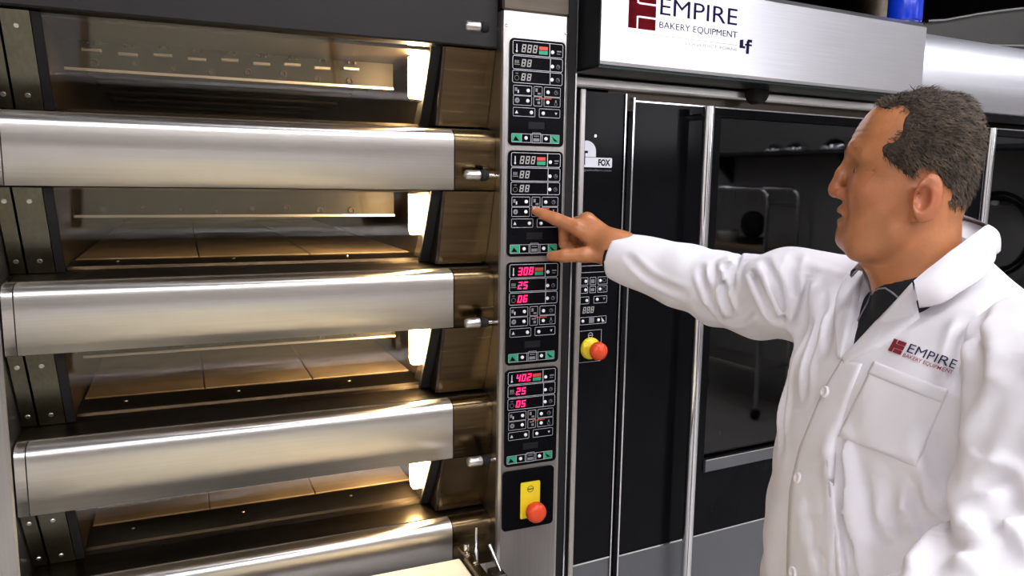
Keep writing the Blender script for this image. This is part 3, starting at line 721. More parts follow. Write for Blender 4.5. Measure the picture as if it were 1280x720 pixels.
def np_mesh(name, v, f, m, parent, smooth=True):
    me = bpy.data.meshes.new(name); me.vertices.add(len(v)); me.vertices.foreach_set('co', (np.asarray(v)-BASE).astype(np.float32).ravel())
    f = np.asarray(f); n = f.shape[1]; me.loops.add(f.size); me.loops.foreach_set('vertex_index', f.astype(np.int32).ravel())
    me.polygons.add(len(f)); me.polygons.foreach_set('loop_start', np.arange(0, f.size, n, dtype=np.int32))
    me.polygons.foreach_set('use_smooth', [smooth]*len(f)); me.materials.append(m); me.update(calc_edges=True); me.validate()
    return link(name, me, parent)

BASE = np.array([0.56, 1.06, 0.0])            # between the feet, heading frame
def to_world(p): c, s = math.cos(YAW), math.sin(YAW); return (p[0]*c+p[1]*s, -p[0]*s+p[1]*c, p[2])

# ---- head frame: f towards the face, l to his left, z up
HC = hp(1135, 220, 1.02); HS = 1/926.0*1.0
hy = math.radians(27); HK = 0.86; HFv = np.array([-math.cos(hy), math.sin(hy), 0]); HLv = np.array([-math.sin(hy), -math.cos(hy), 0])
def head_local(P): q = P-HC; return np.stack([q@HFv/HK, q@HLv, q[:, 2]], -1)
def head_world(q): q = np.atleast_2d(q); return HC+q[:, :1]*HK*HFv+q[:, 1:2]*HLv+q[:, 2:3]*np.array([0, 0, 1.0])
HT = spline_table([(z*HS, f*HS, b*HS, w) for z, f, b, w in (
    (98, -6, -18, .004), (95.5, 22, -46, .034), (90, 40, -60, .048), (80, 55, -70, .0595), (66, 67, -77, .0680), (48, 77, -82, .0735), (33, 81.5, -83, .0745),
    (18, 81, -83, .0740), (6, 79, -82, .0725), (-14, 79, -79, .0700), (-30, 82, -73, .0670), (-44, 84, -62, .0640), (-58, 82.5, -44, .0610),
    (-72, 84, -30, .0565), (-84, 83.5, -18, .0510), (-95, 76, -6, .0440), (-104, 64, 8, .0340), (-110, 50, 22, .0180))])
def sdf_head(Q):
    f, l, z = Q[:, 0], Q[:, 1], Q[:, 2]; al = np.abs(l); A = np.stack([f, al, z], -1)
    d = stack(f, l, z, HT, 2.25)
    k = HS
    # nose
    d = smin(d, chain(Q, [(78*k, 0, 20*k), (88*k, 0, 2*k), (95*k, 0, -15*k)], [.0075, .0085, .0100], .006), .010)
    d = smin(d, ell(Q, (93.5*k, 0, -20*k), (.0115, .0115, .0095)), .006)
    d = smin(d, ell(A, (84*k, .0125, -23*k), (.0115, .0075, .0085)), .005)
    d = smax(d, -ell(A, (90*k, .0068, -31*k), (.0055, .0036, .0042)), .003)
    # brow, cheek, eye
    d = smin(d, chain(A, [(78*k, .012, 29*k), (72*k, .034, 32*k), (58*k, .050, 26*k)], [.006, .0075, .006], .004), .012)
    d = smax(d, -ell(A, (.0860, .033, 10*k), (.0170, .0180, .0110)), .012)
    d = smin(d, ell(A, (.0594, .0320, 5*k), (.0165, .0165, .0125)), .005)
    d = smax(d, -ell(A, (.0770, .0330, 4*k), (.0095, .0135, .0046)), .0020)
    d = smin(d, ell(A, (52*k, .042, -18*k), (.022, .020, .018)), .018)
    # mouth
    d = smin(d, ell(Q, (80*k, 0, -44*k), (.0115, .0235, .0075)), .006)
    d = smin(d, ell(Q, (79*k, 0, -58*k), (.0110, .0210, .0078)), .006)
    d = smax(d, -ell(Q, (91*k, 0, -51*k), (.0150, .0235, .0030)), .003)
    d = smax(d, -chain(A, [(84*k, .020, -26*k), (74*k, .034, -46*k), (66*k, .037, -60*k)], [.0042, .0046, .0035]), .006)
    d = smax(d, -chain(A, [(34*k, .034, -106*k), (6*k, .056, -92*k), (-14*k, .064, -72*k)], [.004, .0045, .003]), .009)
    for dz in (-6, 2, 10): d = smax(d, -chain(A, [(56*k, .0505, (2+dz)*k), (42*k, .0620, (1+2.0*dz)*k)], [.0016, .0010]), .0025)
    d = smin(d, ell(Q, (74*k, 0, -78*k), (.0165, .0210, .0160)), .014)
    d = smin(d, ell(A, (40*k, .040, -72*k), (.030, .0180, .026)), .022)          # jowl
    d = smin(d, chain(A, [(58*k, .030, -92*k), (10*k, .056, -66*k), (-12*k, .062, -30*k)], [.012, .013, .010], .01), .022)
    # neck
    d = smin(d, caps(Q, (-20*k, 0, -50*k), (-28*k, 0, -190*k), .0560, .0600), .024)
    d = smin(d, caps(Q, (36*k, 0, -86*k), (2*k, 0, -140*k), .022, .030), .024)
    # ear
    c, s = math.cos(.30), math.sin(.30); M = np.array([[c, -s, 0], [s, c, 0], [0, 0, 1.0]])     # flare outwards
    c2, s2 = math.cos(-.16), math.sin(-.16); M = np.array([[c2, 0, s2], [0, 1, 0], [-s2, 0, c2]])@M
    e = ell(A, (-25*k, .0830, -26*k), (.0195, .0080, .0310), M)
    e = smin(e, ell(A, (-13*k, .0740, -46*k), (.0085, .0055, .0105)), .008)
    e = smax(e, -ell(A, (-20*k, .0950, -26*k), (.0115, .0150, .0180), M), .003)
    e = smax(e, -chain(A, [(-20*k, .0920, -5*k), (-35*k, .0925, -14*k), (-36*k, .0920, -34*k)], [.0030, .0034, .0026]), .004)
    e = smin(e, caps(A, (-9*k, .0745, -20*k), (-10*k, .0765, -33*k), .0040, .0045), .005)
    d = smin(d, e, .006)
    # creases: forehead lines and crow's feet
    d = d+.0007*np.sin(z*780+2*np.sin(al*40))*np.clip((f-.045)/.02, 0, 1)*np.clip(1-np.abs(z-.055)/.022, 0, 1)
    return d
# ---- torso frame
TH = math.radians(80); TF = np.array([-math.sin(TH), -math.cos(TH), 0]); TL = np.array([math.cos(TH), -math.sin(TH), 0])
TC = np.array([0.566, 1.028, 0.0])
def tor(P): q = P-TC; return q@TF, q@TL, P[:, 2]
def tw(f, l, z): return TC+TF*f+TL*l+np.array([0, 0, z])
TT = spline_table([(1.535, -.02, -.07, .050), (1.515, .01, -.085, .085), (1.49, .045, -.10, .125), (1.46, .075, -.112, .160), (1.42, .105, -.118, .185), (1.36, .130, -.118, .198),
                   (1.28, .148, -.115, .200), (1.18, .162, -.112, .198), (1.08, .168, -.115, .200), (0.98, .166, -.125, .208), (0.85, .160, -.135, .222), (0.68, .165, -.145, .238), (0.50, .172, -.155, .250)])
# arms (pixel + distance ahead)
AR_P = [tw(-.01, -.165, 1.445), hp(985, 366, 1.235), hp(948, 372, 1.295), hp(902, 362, 1.365), hp(858, 346, 1.415), hp(772, 320, 1.497)]
AR_R = [.078, .073, .0695, .0660, .0610, .0480]
AL_P = [tw(-.012, .190, 1.442), hp(1308, 470, .785), hp(1296, 620, .745), hp(1250, 745, .70), hp(1140, 800, .70)]
AL_R = [.078, .074, .0710, .0670, .0580]
def arm_t(P, pts):                       # position along a poly-line 0..1 and distance
    L = [0]
    for i in range(len(pts)-1): L.append(L[-1]+np.linalg.norm(pts[i+1]-pts[i]))
    best = np.full(len(P), 9.0); tt = np.zeros(len(P))
    for i in range(len(pts)-1):
        ba = pts[i+1]-pts[i]; t = np.clip(((P-pts[i])@ba)/(ba@ba), 0, 1); e = np.linalg.norm(P-pts[i]-t[:, None]*ba, axis=1)
        m = e < best; best[m] = e[m]; tt[m] = (L[i]+t*(L[i+1]-L[i]))[m]/L[-1]
    return tt
# ---- right hand
H = {k: hp(*v) for k, v in dict(
    wrist=(777, 311, 1.492), w2=(764, 308, 1.500),
    im=(722, 285, 1.523), ip=(694, 273.5, 1.541), idp=(680, 268, 1.550), it=(669, 263.5, 1.5570),
    mm=(734, 275, 1.540), mp=(705, 284, 1.566), md=(705, 305, 1.572), mt=(716, 311, 1.560),
    rm=(742, 281, 1.556), rp=(716, 292, 1.580), rd=(716, 308, 1.580), rt=(727, 313, 1.566),
    pm=(750, 290, 1.565), pp=(728, 300, 1.585), pd=(728, 312, 1.582), pt=(737, 315, 1.570),
    tb=(757, 317, 1.503), tm=(731, 318.5, 1.497), ti=(706, 319.5, 1.503), tt=(689, 320.5, 1.512)).items()}
def sdf_hand(P):
    d = caps(P, H['wrist'], H['w2'], .0290, .0280)
    for m, r in (('im', .0155), ('mm', .0160), ('rm', .0150), ('pm', .0135)): d = smin(d, caps(P, H['w2'], H[m], .0215, r), .016)
    d = smin(d, caps(P, H['w2'], H['tb'], .0220, .0190), .014)
    th = chain(P, [H['tb'], H['tm'], H['ti'], H['tt']], [.0190, .0150, .0130, .0100], .005); th = smin(th, caps(P, H['tb'], H['im'], .014, .012), .010)
    d = smin(d, th, .008)
    for a, rs in (('im ip idp it', (.0150, .0130, .0112, .0085)), ('mm mp md mt', (.0150, .0122, .0108, .0088)), ('rm rp rd rt', (.0130, .0105, .0092, .0078)), ('pm pp pd pt', (.0115, .0090, .0080, .0070))):
        d = smin(d, chain(P, [H[k] for k in a.split()], rs, .003), .005)
    return d
def sdf_body(P):
    """one continuous figure: head, neck, torso, arms, hands, legs"""
    out = np.full(len(P), 9.0)
    m = P[:, 2] > 1.28
    m &= np.linalg.norm(P[:, :2]-HC[:2], axis=1) < .40
    if m.any(): out[m] = sdf_head(head_local(P[m]))
    m = (P[:, 0] < .32) & (P[:, 1] > 1.30) & (P[:, 2] > 1.3)
    if m.any(): out[m] = sdf_hand(P[m])
    f, l, z = tor(P)
    d = stack(f, l, z, BT, 2.2); d = smin(d, chain(P, BA_R, BA_RR, .02), .03); d = smin(d, chain(P, BA_L, BA_LR, .02), .03)
    lo = P[:, 2] < 1.05
    if lo.any():
        q = np.stack([f, l, z], -1)[lo]; A = np.stack([q[:, 0], np.abs(q[:, 1]), q[:, 2]], -1)
        d[lo] = smin(d[lo], chain(A, [(0, .09, .92), (.01, .095, .50), (-.02, .095, .10)], [.085, .058, .042], .02), .03)
        d[lo] = smin(d[lo], caps(A, (-.03, .095, .07), (.12, .11, .05), .038, .03), .02)
        hl = caps(P[lo], BA_L[-1], BA_L[-1]+(BA_L[-1]-BA_L[-2])/np.linalg.norm(BA_L[-1]-BA_L[-2])*.10, .034, .026)
        d[lo] = smin(d[lo], hl, .02)
    return smin(out, d, .02)
BT = TT.copy(); BT[1] -= .022; BT[2] += .022; BT[3] = np.maximum(BT[3]-.022, .01)
BT = BT[:, BT[0] > .80]
BA_R = [AR_P[0], AR_P[2], AR_P[4], H['wrist'], H['w2']]; BA_RR = [.052, .046, .040, .028, .027]
BA_L = AL_P; BA_LR = [.052, .046, .044, .038, .030]

SKIN = mat('skin', (0.43, 0.170, 0.066), 0.40, 0, 0.16, 22.0, (1, 1, 1), 0.25, 260, sub=.12)
zbreak = 1.33
def zmap(z): return np.where(z < zbreak, zbreak-(zbreak-z)*7.0, z)
zlo = zbreak-(zbreak-0.0)/7.0
bv, bf = nets(sdf_body, (.0, .60, zlo), (.86, 1.68, 1.78), .0025, zmap, slack=1.9)
person = np_mesh('person', bv, bf, SKIN, None)
def gauss(Q, c, r): return np.exp(-((Q-np.array(c))**2/np.array(r)**2).sum(1))
Q = head_local(bv); A_ = np.c_[Q[:, 0], np.abs(Q[:, 1]), Q[:, 2]]
red = .75*gauss(A_, (.100, 0, -.022), (.02, .022, .016))+.65*gauss(A_, (-.027, .085, -.028), (.03, .02, .045))+.45*gauss(A_, (.055, .055, -.025), (.03, .03, .028))+1.0*gauss(A_, (.092, 0, -.055), (.014, .023, .011))
grey = .55*gauss(A_, (.075, .0, -.080), (.045, .06, .030))+.3*gauss(A_, (.03, .06, -.06), (.04, .03, .035))
hnd = sum(gauss(bv, H[k], (.012, .012, .012)) for k in ('im', 'ip', 'mm', 'tt', 'ti', 'it', 'mp'))*.45
tint = np.ones((len(bv), 4)); r_ = np.clip(red+hnd, 0, 1)
tint[:, 0] *= 1-.04*r_; tint[:, 1] *= 1-.34*r_-.02; tint[:, 2] *= 1-.22*r_
tint[:, 0] *= 1-.18*np.clip(grey, 0, 1); tint[:, 1] *= 1-.10*np.clip(grey, 0, 1)
at = person.data.color_attributes.new('tint', 'FLOAT_COLOR', 'POINT'); at.data.foreach_set('color', tint.astype(np.float32).ravel())
nt = SKIN.node_tree; an = nd(nt, 'ShaderNodeAttribute', attribute_name='tint'); mxn = nd(nt, 'ShaderNodeMix', data_type='RGBA', blend_type='MULTIPLY'); mxn.inputs[0].default_value = 1
bs = nt.nodes['Principled BSDF']; nt.links.new(bs.inputs['Base Color'].links[0].from_socket, mxn.inputs[6]); nt.links.new(an.outputs['Color'], mxn.inputs[7]); nt.links.new(mxn.outputs[2], bs.inputs['Base Color'])
wl = to_world(BASE); person.location = wl; person.rotation_euler = (0, 0, -YAW)
tag(person, 'man in a white lab coat with short dark hair pointing at the control column', 'person')

# ---- coat
def noise_fold(P, ks, ph):
    return sum(np.sin(P@np.array(k)+p) for k, p in zip(ks, ph))
def t_only(P): return stack(*tor(P), TT, 2.35)
ORI = np.array([0, 0, EYE])
def hit(fn, uv, t0=.62, n=90):
    D = np.array([hray(u, v) for u, v in uv]); t = np.full(len(D), t0)
    for _ in range(n): t = t+np.clip(fn(ORI+D*t[:, None]), -.01, .03)*.55
    return ORI+D*t[:, None]
def coat_plain(P):
    f, l, z = tor(P); d = stack(f, l, z, TT, 2.35); a = chain(P, AR_P, AR_R, .012); b = chain(P, AL_P, AL_R, .014)
    return smin(smin(d, a, .026), b, .007), a
CREASES = [  # pixel path of a crease, depth, half width, depth of the roll beside it
    ([(908, 312), (911, 335), (914, 360)], 0.0162, .0070, .35), ([(902, 338), (906, 366), (914, 392)], 0.0135, .0070, .35), ([(922, 318), (920, 336), (917, 352)], 0.0121, .0070, .35),
    ([(932, 318), (947, 352), (962, 384), (972, 400)], 0.0149, .0070, .35), ([(956, 326), (972, 362), (984, 402)], 0.0135, .0070, .35), ([(994, 318), (989, 345), (990, 372)], 0.0095, .0070, .35),
    ([(785, 322), (818, 350), (858, 368)], 0.0081, .0070, .35), ([(876, 336), (886, 368), (890, 380)], 0.0121, .0070, .35), ([(894, 330), (893, 362), (899, 396)], 0.0108, .0070, .35), ([(940, 385), (925, 398), (905, 402)], 0.0081, .0070, .35),
    ([(1012, 342), (1002, 400), (988, 470), (978, 560)], 0.0105, 0.0090, .5), ([(1030, 345), (1024, 410), (1006, 490)], 0.0090, 0.0081, .5), ([(1046, 350), (1040, 400), (1034, 440)], 0.0075, 0.0072, .5),
    ([(1049, 548), (1054, 600), (1063, 680), (1070, 740)], 0.0150, 0.0081, .7), ([(1112, 592), (1118, 650), (1124, 730)], 0.0105, 0.0108, .5), ([(1138, 594), (1152, 650), (1158, 720)], 0.0090, 0.0108, .5),
    ([(1165, 540), (1182, 600), (1178, 680), (1168, 720)], 0.0120, 0.0126, .4), ([(1212, 402), (1200, 445), (1196, 480)], 0.0120, 0.0081, .5), ([(1228, 395), (1222, 450), (1210, 520)], 0.0105, 0.0108, .4),
    ([(1010, 620), (1020, 670), (1036, 730)], 0.0090, 0.0090, .5), ([(1085, 600), (1092, 660), (1096, 730)], 0.0075, 0.0108, .4),
    ([(1215, 603), (1250, 602), (1262, 615), (1250, 634), (1222, 641)], 0.0120, 0.0090, .35), ([(1222, 645), (1247, 670), (1264, 705)], 0.0135, 0.0099, .4), ([(1186, 676), (1222, 684), (1250, 706)], 0.0120, 0.0099, .4),
    ([(1240, 470), (1232, 530), (1216, 570)], 0.0105, 0.0126, .4), ([(1270, 440), (1268, 520), (1250, 580)], 0.0090, 0.0144, .4), ([(1278, 650), (1262, 640), (1245, 642)], 0.0090, 0.0099, .3)]
CR = []
for uv, am, w, rl in CREASES:
    P_ = hit(lambda P: coat_plain(P)[0], uv); P_ = spline_table([(i, *p_) for i, p_ in enumerate(P_)], 8*len(P_))[1:].T; CR.append((P_, am, w, rl, P_.min(0)-4*w, P_.max(0)+4*w))
def creases(P):
    out = np.zeros(len(P))
    for L, am, w, rl, lo, hi in CR:
        m = ((P > lo) & (P < hi)).all(1)
        if not m.any(): continue
        q = P[m]; dd = np.full(len(q), 9.0); tt = np.zeros(len(q))
        for i, p_ in enumerate(L):
            e = ((q-p_)**2).sum(1); k = e < dd; dd[k] = e[k]; tt[k] = i/(len(L)-1)
        dd = np.sqrt(dd); fade = np.clip(np.minimum(tt, 1-tt)*5+.25, 0, 1)
        out[m] += fade*am*(np.exp(-(dd/w)**2)-rl*np.exp(-((dd-2.0*w)/(.9*w))**2))
    return out
def coat_base(P):
    d, a = coat_plain(P); f, l, z = tor(P); t = None
    ang = np.arctan2(l, f); depth = np.clip((1.30-z)/.35, 0, 1)*np.clip((d+.05)/.03, 0, 1)
    d = d+depth*(.0030*np.sin(ang*8+1.3*np.sin(z*7)+.4)+.0016*np.sin(ang*15-8*z+1.0))
    d = d+.0011*np.sin(P[:, 0]*70+P[:, 2]*40+2*np.sin(P[:, 1]*30))+.0009*np.sin(P[:, 2]*95-P[:, 0]*55)
    d = d+creases(P)
    return d, t, a
NB = head_world((-16*HS, 0, -150*HS))[0]       # neck axis near the collar
def shirt_f(P):
    f, l, z = tor(P); d = stack(f, l, z, TT, 2.35)+.010
    q = head_local(P); nk = caps(q, (-22*HS, 0, -122*HS), (-26*HS, 0, -172*HS), .0615, .0640)
    nk = np.maximum(nk, q[:, 2]+HS*(126-.35*(q[:, 0]/HS*-1))) 
    return smin(d, nk, .012)
def edge_tab(uvs):                     # opening edge of the coat as l(z) on the chest
    P = hit(t_only, uvs); f, l, z = tor(P); k = np.abs(t_only(P)) < .004; z, l = z[k], l[k]; o = np.argsort(z); return z[o], l[o]
EL = edge_tab([(1053, 450), (1072, 430), (1092, 408), (1117, 379), (1141, 352)]); ER = edge_tab([(1053, 450), (1059, 430), (1064, 408), (1072, 372), (1080, 340)])
ER = (np.r_[ER[0], 1.52], np.r_[ER[1], ER[1][-1]-.022])
ZV = max(EL[0][0], ER[0][0])
def wedge(P):
    f, l, z = tor(P); a = np.interp(z, EL[0], EL[1]); b = np.interp(z, ER[0], ER[1])
    return np.maximum(np.maximum(np.maximum(l-a, b-l)*.7, ZV-z), -(f-.0))
cuff_n = (AR_P[-1]-AR_P[-2]); cuff_n = cuff_n/np.linalg.norm(cuff_n); cuff_n = cuff_n+np.array([0, 0, .02]); cuff_n /= np.linalg.norm(cuff_n)
def sdf_coat(P):
    d, t, a = coat_base(P)
    f, l, z = tor(P)
    ins = stack(f, l, z, TT, 2.35)+.018
    d = smax(d, -np.maximum(wedge(P), -ins), .004)
    # open cuff
    e = (P-AR_P[-1])@cuff_n-.004
    near = (P[:, 0] < .42) & (P[:, 1] > 1.3)
    d = np.where(near, np.maximum(d, e), d)
    hol = np.where(near, np.maximum(a+.0095, -(e+.05)), 9)
    return np.maximum(d, -hol)
COATM = mat('white_cotton', (0.76, 0.73, 0.76), 0.75, 0, 0.015, 30.0, (1, 1, 1), 0.06, 500, sheen=.1)
cv, cf = nets(sdf_coat, (.10, .60, .52), (.96, 1.62, 1.60), .0037, slack=2.2)
coat = np_mesh('lab_coat', cv, cf, COATM, person)
SHIRT = mat('black_knit', (0.012, 0.012, 0.016), 0.8, 0, 0.1, 40.0, (1, 1, 1), 0.1, 400, spec=.3)
sv, sf = nets(lambda P: np.maximum(shirt_f(P), 1.20-P[:, 2]), (.30, .80, 1.18), (.82, 1.30, 1.56), .0046, slack=2.4)
shirt = np_mesh('shirt', sv, sf, SHIRT, person)
MB()
# shirt cuff and bracelet at the raised wrist
wd = H['w2']-H['wrist']; wd /= np.linalg.norm(wd)
def ring_mesh(name, c, n, r, hw, th, m, par):
    c = c-BASE; return MB().lathe([(r, -hw), (r+th, -hw), (r+th, hw), (r, hw), (r, -hw)], c, n, 32).build(name, m, par)
ring_mesh('shirt_cuff', hp(770, 318, 1.499), cuff_n, .0370, .0065, .0045, SHIRT, person)
br = bpy.data.objects.new('bracelet', None); COL.objects.link(br); br.parent = person; br.empty_display_size = .03
e1 = np.cross(wd, [0, 0, 1.0]); e1 /= np.linalg.norm(e1); e2 = np.cross(wd, e1)
for k in range(22):
    t = 2*PI*k/22; p = hp(765, 311, 1.501)-BASE+.0300*(e1*math.cos(t)+e2*math.sin(t))
    MB().lathe([(.0003, -.0022), (.0018, -.0014), (.0023, 0), (.0018, .0014), (.0003, .0022)], p, wd, 8).build('bead', WBTN, br)

# ---- things sewn to the coat: found where the line of sight meets the cloth
coat_smooth = sdf_coat
def patch(name, fn, quad, nu, nv, off, th, m, par, poly=None):
    """cloth patch between two pixel poly-lines, lying on the surface fn"""
    a, b = quad; uv = []
    def along(pl, t):
        pl = np.array(pl, float); L = np.r_[0, np.cumsum(np.linalg.norm(np.diff(pl, axis=0), axis=1))]; L /= L[-1]
        return np.array([np.interp(t, L, pl[:, 0]), np.interp(t, L, pl[:, 1])])
    for i in range(nu+1):
        p, q = along(a, i/nu), along(b, i/nu)
        for j in range(nv+1): uv.append(p+(q-p)*j/nv)
    P = hit(fn, uv); N = grad(fn, P, .004)
    edge = np.array([min(i, nu-i, j, nv-j) == 0 for i in range(nu+1) for j in range(nv+1)])
    top = P+N*(off+th*np.where(edge, .55, 1.0))[:, None]; bot = P-N*.002
    n = len(P); V = np.r_[top, bot]; W = nv+1; Fc = []
    for i in range(nu):
        for j in range(nv): Fc.append((i*W+j, i*W+j+1, (i+1)*W+j+1, (i+1)*W+j))
    rim = [(0, j, 0, j+1) for j in range(nv)]+[(i, nv, i+1, nv) for i in range(nu)]+[(nu, j+1, nu, j) for j in range(nv-1, -1, -1)]+[(i+1, 0, i, 0) for i in range(nu-1, -1, -1)]
    for i, j, k, l in rim: Fc.append((i*W+j, k*W+l, k*W+l+n, i*W+j+n))
    o = np_mesh(name, V, Fc, m, par); fixn(o); return o
pk = patch('chest_pocket', coat_smooth, ([(1094, 452), (1186, 488)], [(1048, 545), (1145, 583)]), 24, 24, .0005, .0022, COATM, coat)
patch('pocket_hem', coat_smooth, ([(1094, 452), (1186, 488)], [(1086, 468), (1179, 504)]), 24, 5, .002, .0022, COATM, pk)
patch('front_placket', coat_smooth, ([(1053, 450), (1030, 488), (1000, 560), (988, 612), (985, 680), (984, 760)], [(1078, 455), (1064, 490), (1046, 545), (1041, 612), (1043, 680), (1046, 760)]), 60, 8, .0005, .0028, COATM, coat)
for u, v in ((1034, 490), (1000, 598), (994, 715)):
    p = hit(coat_smooth, [(u, v)]); nn = grad(coat_smooth, p, .006)[0]; p = p[0]+nn*.0030-BASE
    bt = MB().lathe([(.0085, 0), (.0085, .002), (.0075, .0032), (.0055, .0032), (.0048, .0022), (.0003, .0022)], p, nn, 20).build('button', mat('pearl_button', (.85, .80, .80), .25), coat)
# embroidered logo on the chest: 2D art laid into a pixel parallelogram on the cloth
def chest(art, name, m):
    v, f = art; o_ = np.array([1111, 438.5]); ex = np.array([78.0, 28.5]); ey = np.array([9.5, -18.0])      # u runs 0..1 along, w 0..1 up
    uv = [o_+ex*x+ey*y for x, y in v]; P = hit(coat_smooth, uv); N = grad(coat_smooth, P, .006); P = P+N*.0016-BASE
    MB().add(P, f).build(name, m, coat)
vs, fs = [], []
for q in logo_boxes(0, .20, .0, .82): fs.append(tuple(range(len(vs), len(vs)+4))); vs += q
chest((vs, fs), 'logo_emblem', mat('maroon_thread', (.22, .006, .02), .7))
chest(text_fit('EMPIRE', .255, 1.0, .30, .86), 'logo_lettering', mat('navy_thread', (.012, .012, .06), .7))
chest(text_fit('BAKERY EQUIPMENT', .235, 1.0, -.10, .18, offset=.004), 'logo_lettering', mat('red_thread', (.25, .015, .03), .7))
# lapels
def lap_surf(P): return np.minimum(shirt_f(P)-.002, np.minimum(sdf_coat(P), np.maximum(wedge(P)-.02, stack(*tor(P), TT, 2.35))))
ll = patch('lapel', lap_surf, ([(1140, 353), (1117, 380), (1090, 410), (1054, 449)], [(1150, 397), (1130, 412), (1098, 436), (1058, 455)]), 30, 10, .001, .0045, COATM, coat)
lr = patch('lapel', lap_surf, ([(1081, 338), (1074, 368), (1064, 408), (1054, 449)], [(1058, 343), (1046, 372), (1044, 410), (1050, 449)]), 26, 8, .001, .0045, COATM, coat)
# collar: a band that stands round the neck and folds down over the shoulders
rid = [hp(1142, 351, .925), hp(1166, 331, .925), hp(1192, 311, .935), hp(1217, 293, .965), hp(1232, 282, 1.01), hp(1234, 280, 1.05), hp(1222, 275, 1.085), hp(1200, 268, 1.105), hp(1165, 280, 1.115), hp(1125, 300, 1.11), hp(1095, 325, 1.08), hp(1081, 338, 1.04)]
fal = [hp(1149, 383, .925), hp(1180, 377, .905), hp(1214, 356, .905), hp(1241, 330, .945), hp(1246, 316, 1.005), hp(1250, 312, 1.06), hp(1236, 306, 1.11), hp(1205, 300, 1.145), hp(1165, 306, 1.165), hp(1120, 318, 1.16), hp(1080, 330, 1.13), hp(1062, 345, 1.06)]
def resample(pl, n):
    pl = np.array(pl); L = np.r_[0, np.cumsum(np.linalg.norm(np.diff(pl, axis=0), axis=1))]; t = np.linspace(0, L[-1], n)
    T = spline_table([(a, *p) for a, p in zip(L, pl)], n); return T[1:].T
ra, fa = resample(rid, 48), resample(fal, 48); cen = ra.mean(0)
inn = ra+(cen-ra)*np.array([.10, .10, 0])-np.array([0, 0, .030])
rows = []
for t in np.linspace(0, 1, 7):
    bulge = .006*math.sin(PI*t); o = ra-cen; o[:, 2] = 0; o /= np.linalg.norm(o, axis=1, keepdims=True); rows.append(ra*(1-t)+fa*t+o*bulge+np.array([0, 0, bulge]))
under = [r-np.array([0, 0, .004])-(lambda o: o/np.linalg.norm(o, axis=1, keepdims=True)*.003)(r-cen) for r in rows[::-1]]
loop = rows+under[:-1]+[inn]; V = np.concatenate(loop); n = 48; Fc = []
for i in range(len(loop)-1):
    for j in range(n-1): Fc.append((i*n+j, i*n+j+1, (i+1)*n+j+1, (i+1)*n+j))
collar = np_mesh('collar', V, Fc, COATM, coat); fixn(collar)
# grey piping on the shirt
PIPE = mat('grey_piping', (.22, .23, .27), .6)
def piping(uvs):
    pts = hit(shirt_f, uvs, t0=.8); N = grad(shirt_f, pts, .004); MB().tube(list(pts+N*.0005-BASE), .0013, 6).build('piping', PIPE, shirt)
piping([(1086, 345), (1088, 358), (1089, 368), (1084, 380), (1074, 398), (1066, 415), (1060, 430)])
piping([(1090, 368), (1098, 361), (1107, 360), (1116, 366), (1124, 373)])

# ---- hair
hp_poly = np.array([(52, 88), (30, 79), (2, 71), (10, 54), (33, 36), (30, 22), (16, 4), (8, -8), (3, -4), (-8, 6), (-28, 7), (-44, -8), (-46, -32), (-66, -45), (-100, -40), (-130, 0), (-120, 130), (60, 140), (66, 100)], float)*HS
def poly_sd(x, y, V):
    d = np.full(len(x), 9.0); s = np.zeros(len(x), bool); n = len(V)
    for i in range(n):
        a, b = V[i], V[i-1]; e = b-a; wx, wy = x-a[0], y-a[1]; t = np.clip((wx*e[0]+wy*e[1])/(e@e), 0, 1)
        d = np.minimum(d, np.hypot(wx-e[0]*t, wy-e[1]*t))
        c = ((a[1] > y) != (b[1] > y)) & (x < (b[0]-a[0])*(y-a[1])/(b[1]-a[1]+1e-12)+a[0]); s ^= c
    return np.where(s, -d, d)
def hair_f(P):
    Q = head_local(P); f, l, z = Q.T
    rg = poly_sd(f+.006*np.sin(z*160+l*90), z+.004*np.sin(f*210+l*130), hp_poly)
    thick = .0030+.0030*np.clip((z-.0)/.06, 0, 1)+.0012*np.sin(f*260+l*150)*np.sin(z*230)
    thick = thick*np.clip(-rg/.014, 0.12, 1)
    return np.maximum(stack(f, l, z, HT, 2.25)-thick, rg+.001)
HAIRM = mat('grey_brown_hair', (0.030, 0.020, 0.013), 0.8, 0, 0.5, 90.0, (1, 1, 3), 0.3, 300)
hv, hf = nets(hair_f, HC-np.array([.14, .12, .09]), HC+np.array([.14, .12, .15]), .0034, slack=2.6)
hair = np_mesh('hair', hv, hf, HAIRM, person)
Q = head_local(hv); ok = (poly_sd(Q[:, 0], Q[:, 2], hp_poly) < .0015) & (stack(Q[:, 0], Q[:, 1], Q[:, 2], HT, 2.25) > .0004)
pick = RNG.choice(np.nonzero(ok)[0], 9000)
Qs = head_local(bv); pd = poly_sd(Qs[:, 0], Qs[:, 2], hp_poly); sk = np.abs(stack(Qs[:, 0], Qs[:, 1], Qs[:, 2], HT, 2.25)) < .002
cand = np.nonzero(sk & (pd > -.004) & (pd < .0045) & (Qs[:, 2] > .018) & (RNG.random(len(pd)) < np.exp(-np.maximum(pd, 0)/.003)))[0]
thin = RNG.choice(cand, min(1500, len(cand)))                      # sparse hairs along the hairline
rt = np.concatenate([hv[pick], bv[thin]]); nr = grad(hair_f, rt, .004); nr[:, 2] += 0
nr = grad(lambda P: stack(*head_local(P).T, HT, 2.25), rt, .003)
ql = head_local(rt)
fl = -HFv*.9+np.array([0, 0, -1.0])*np.clip(.9-(ql[:, 2:3]-.02)/.06, .1, 1.4)+RNG.normal(0, .35, (len(rt), 3))
fr_ = (ql[:, 0] > .025) & (ql[:, 2] > .07); fl[fr_] += HFv*1.0+np.array([0, 0, .5])
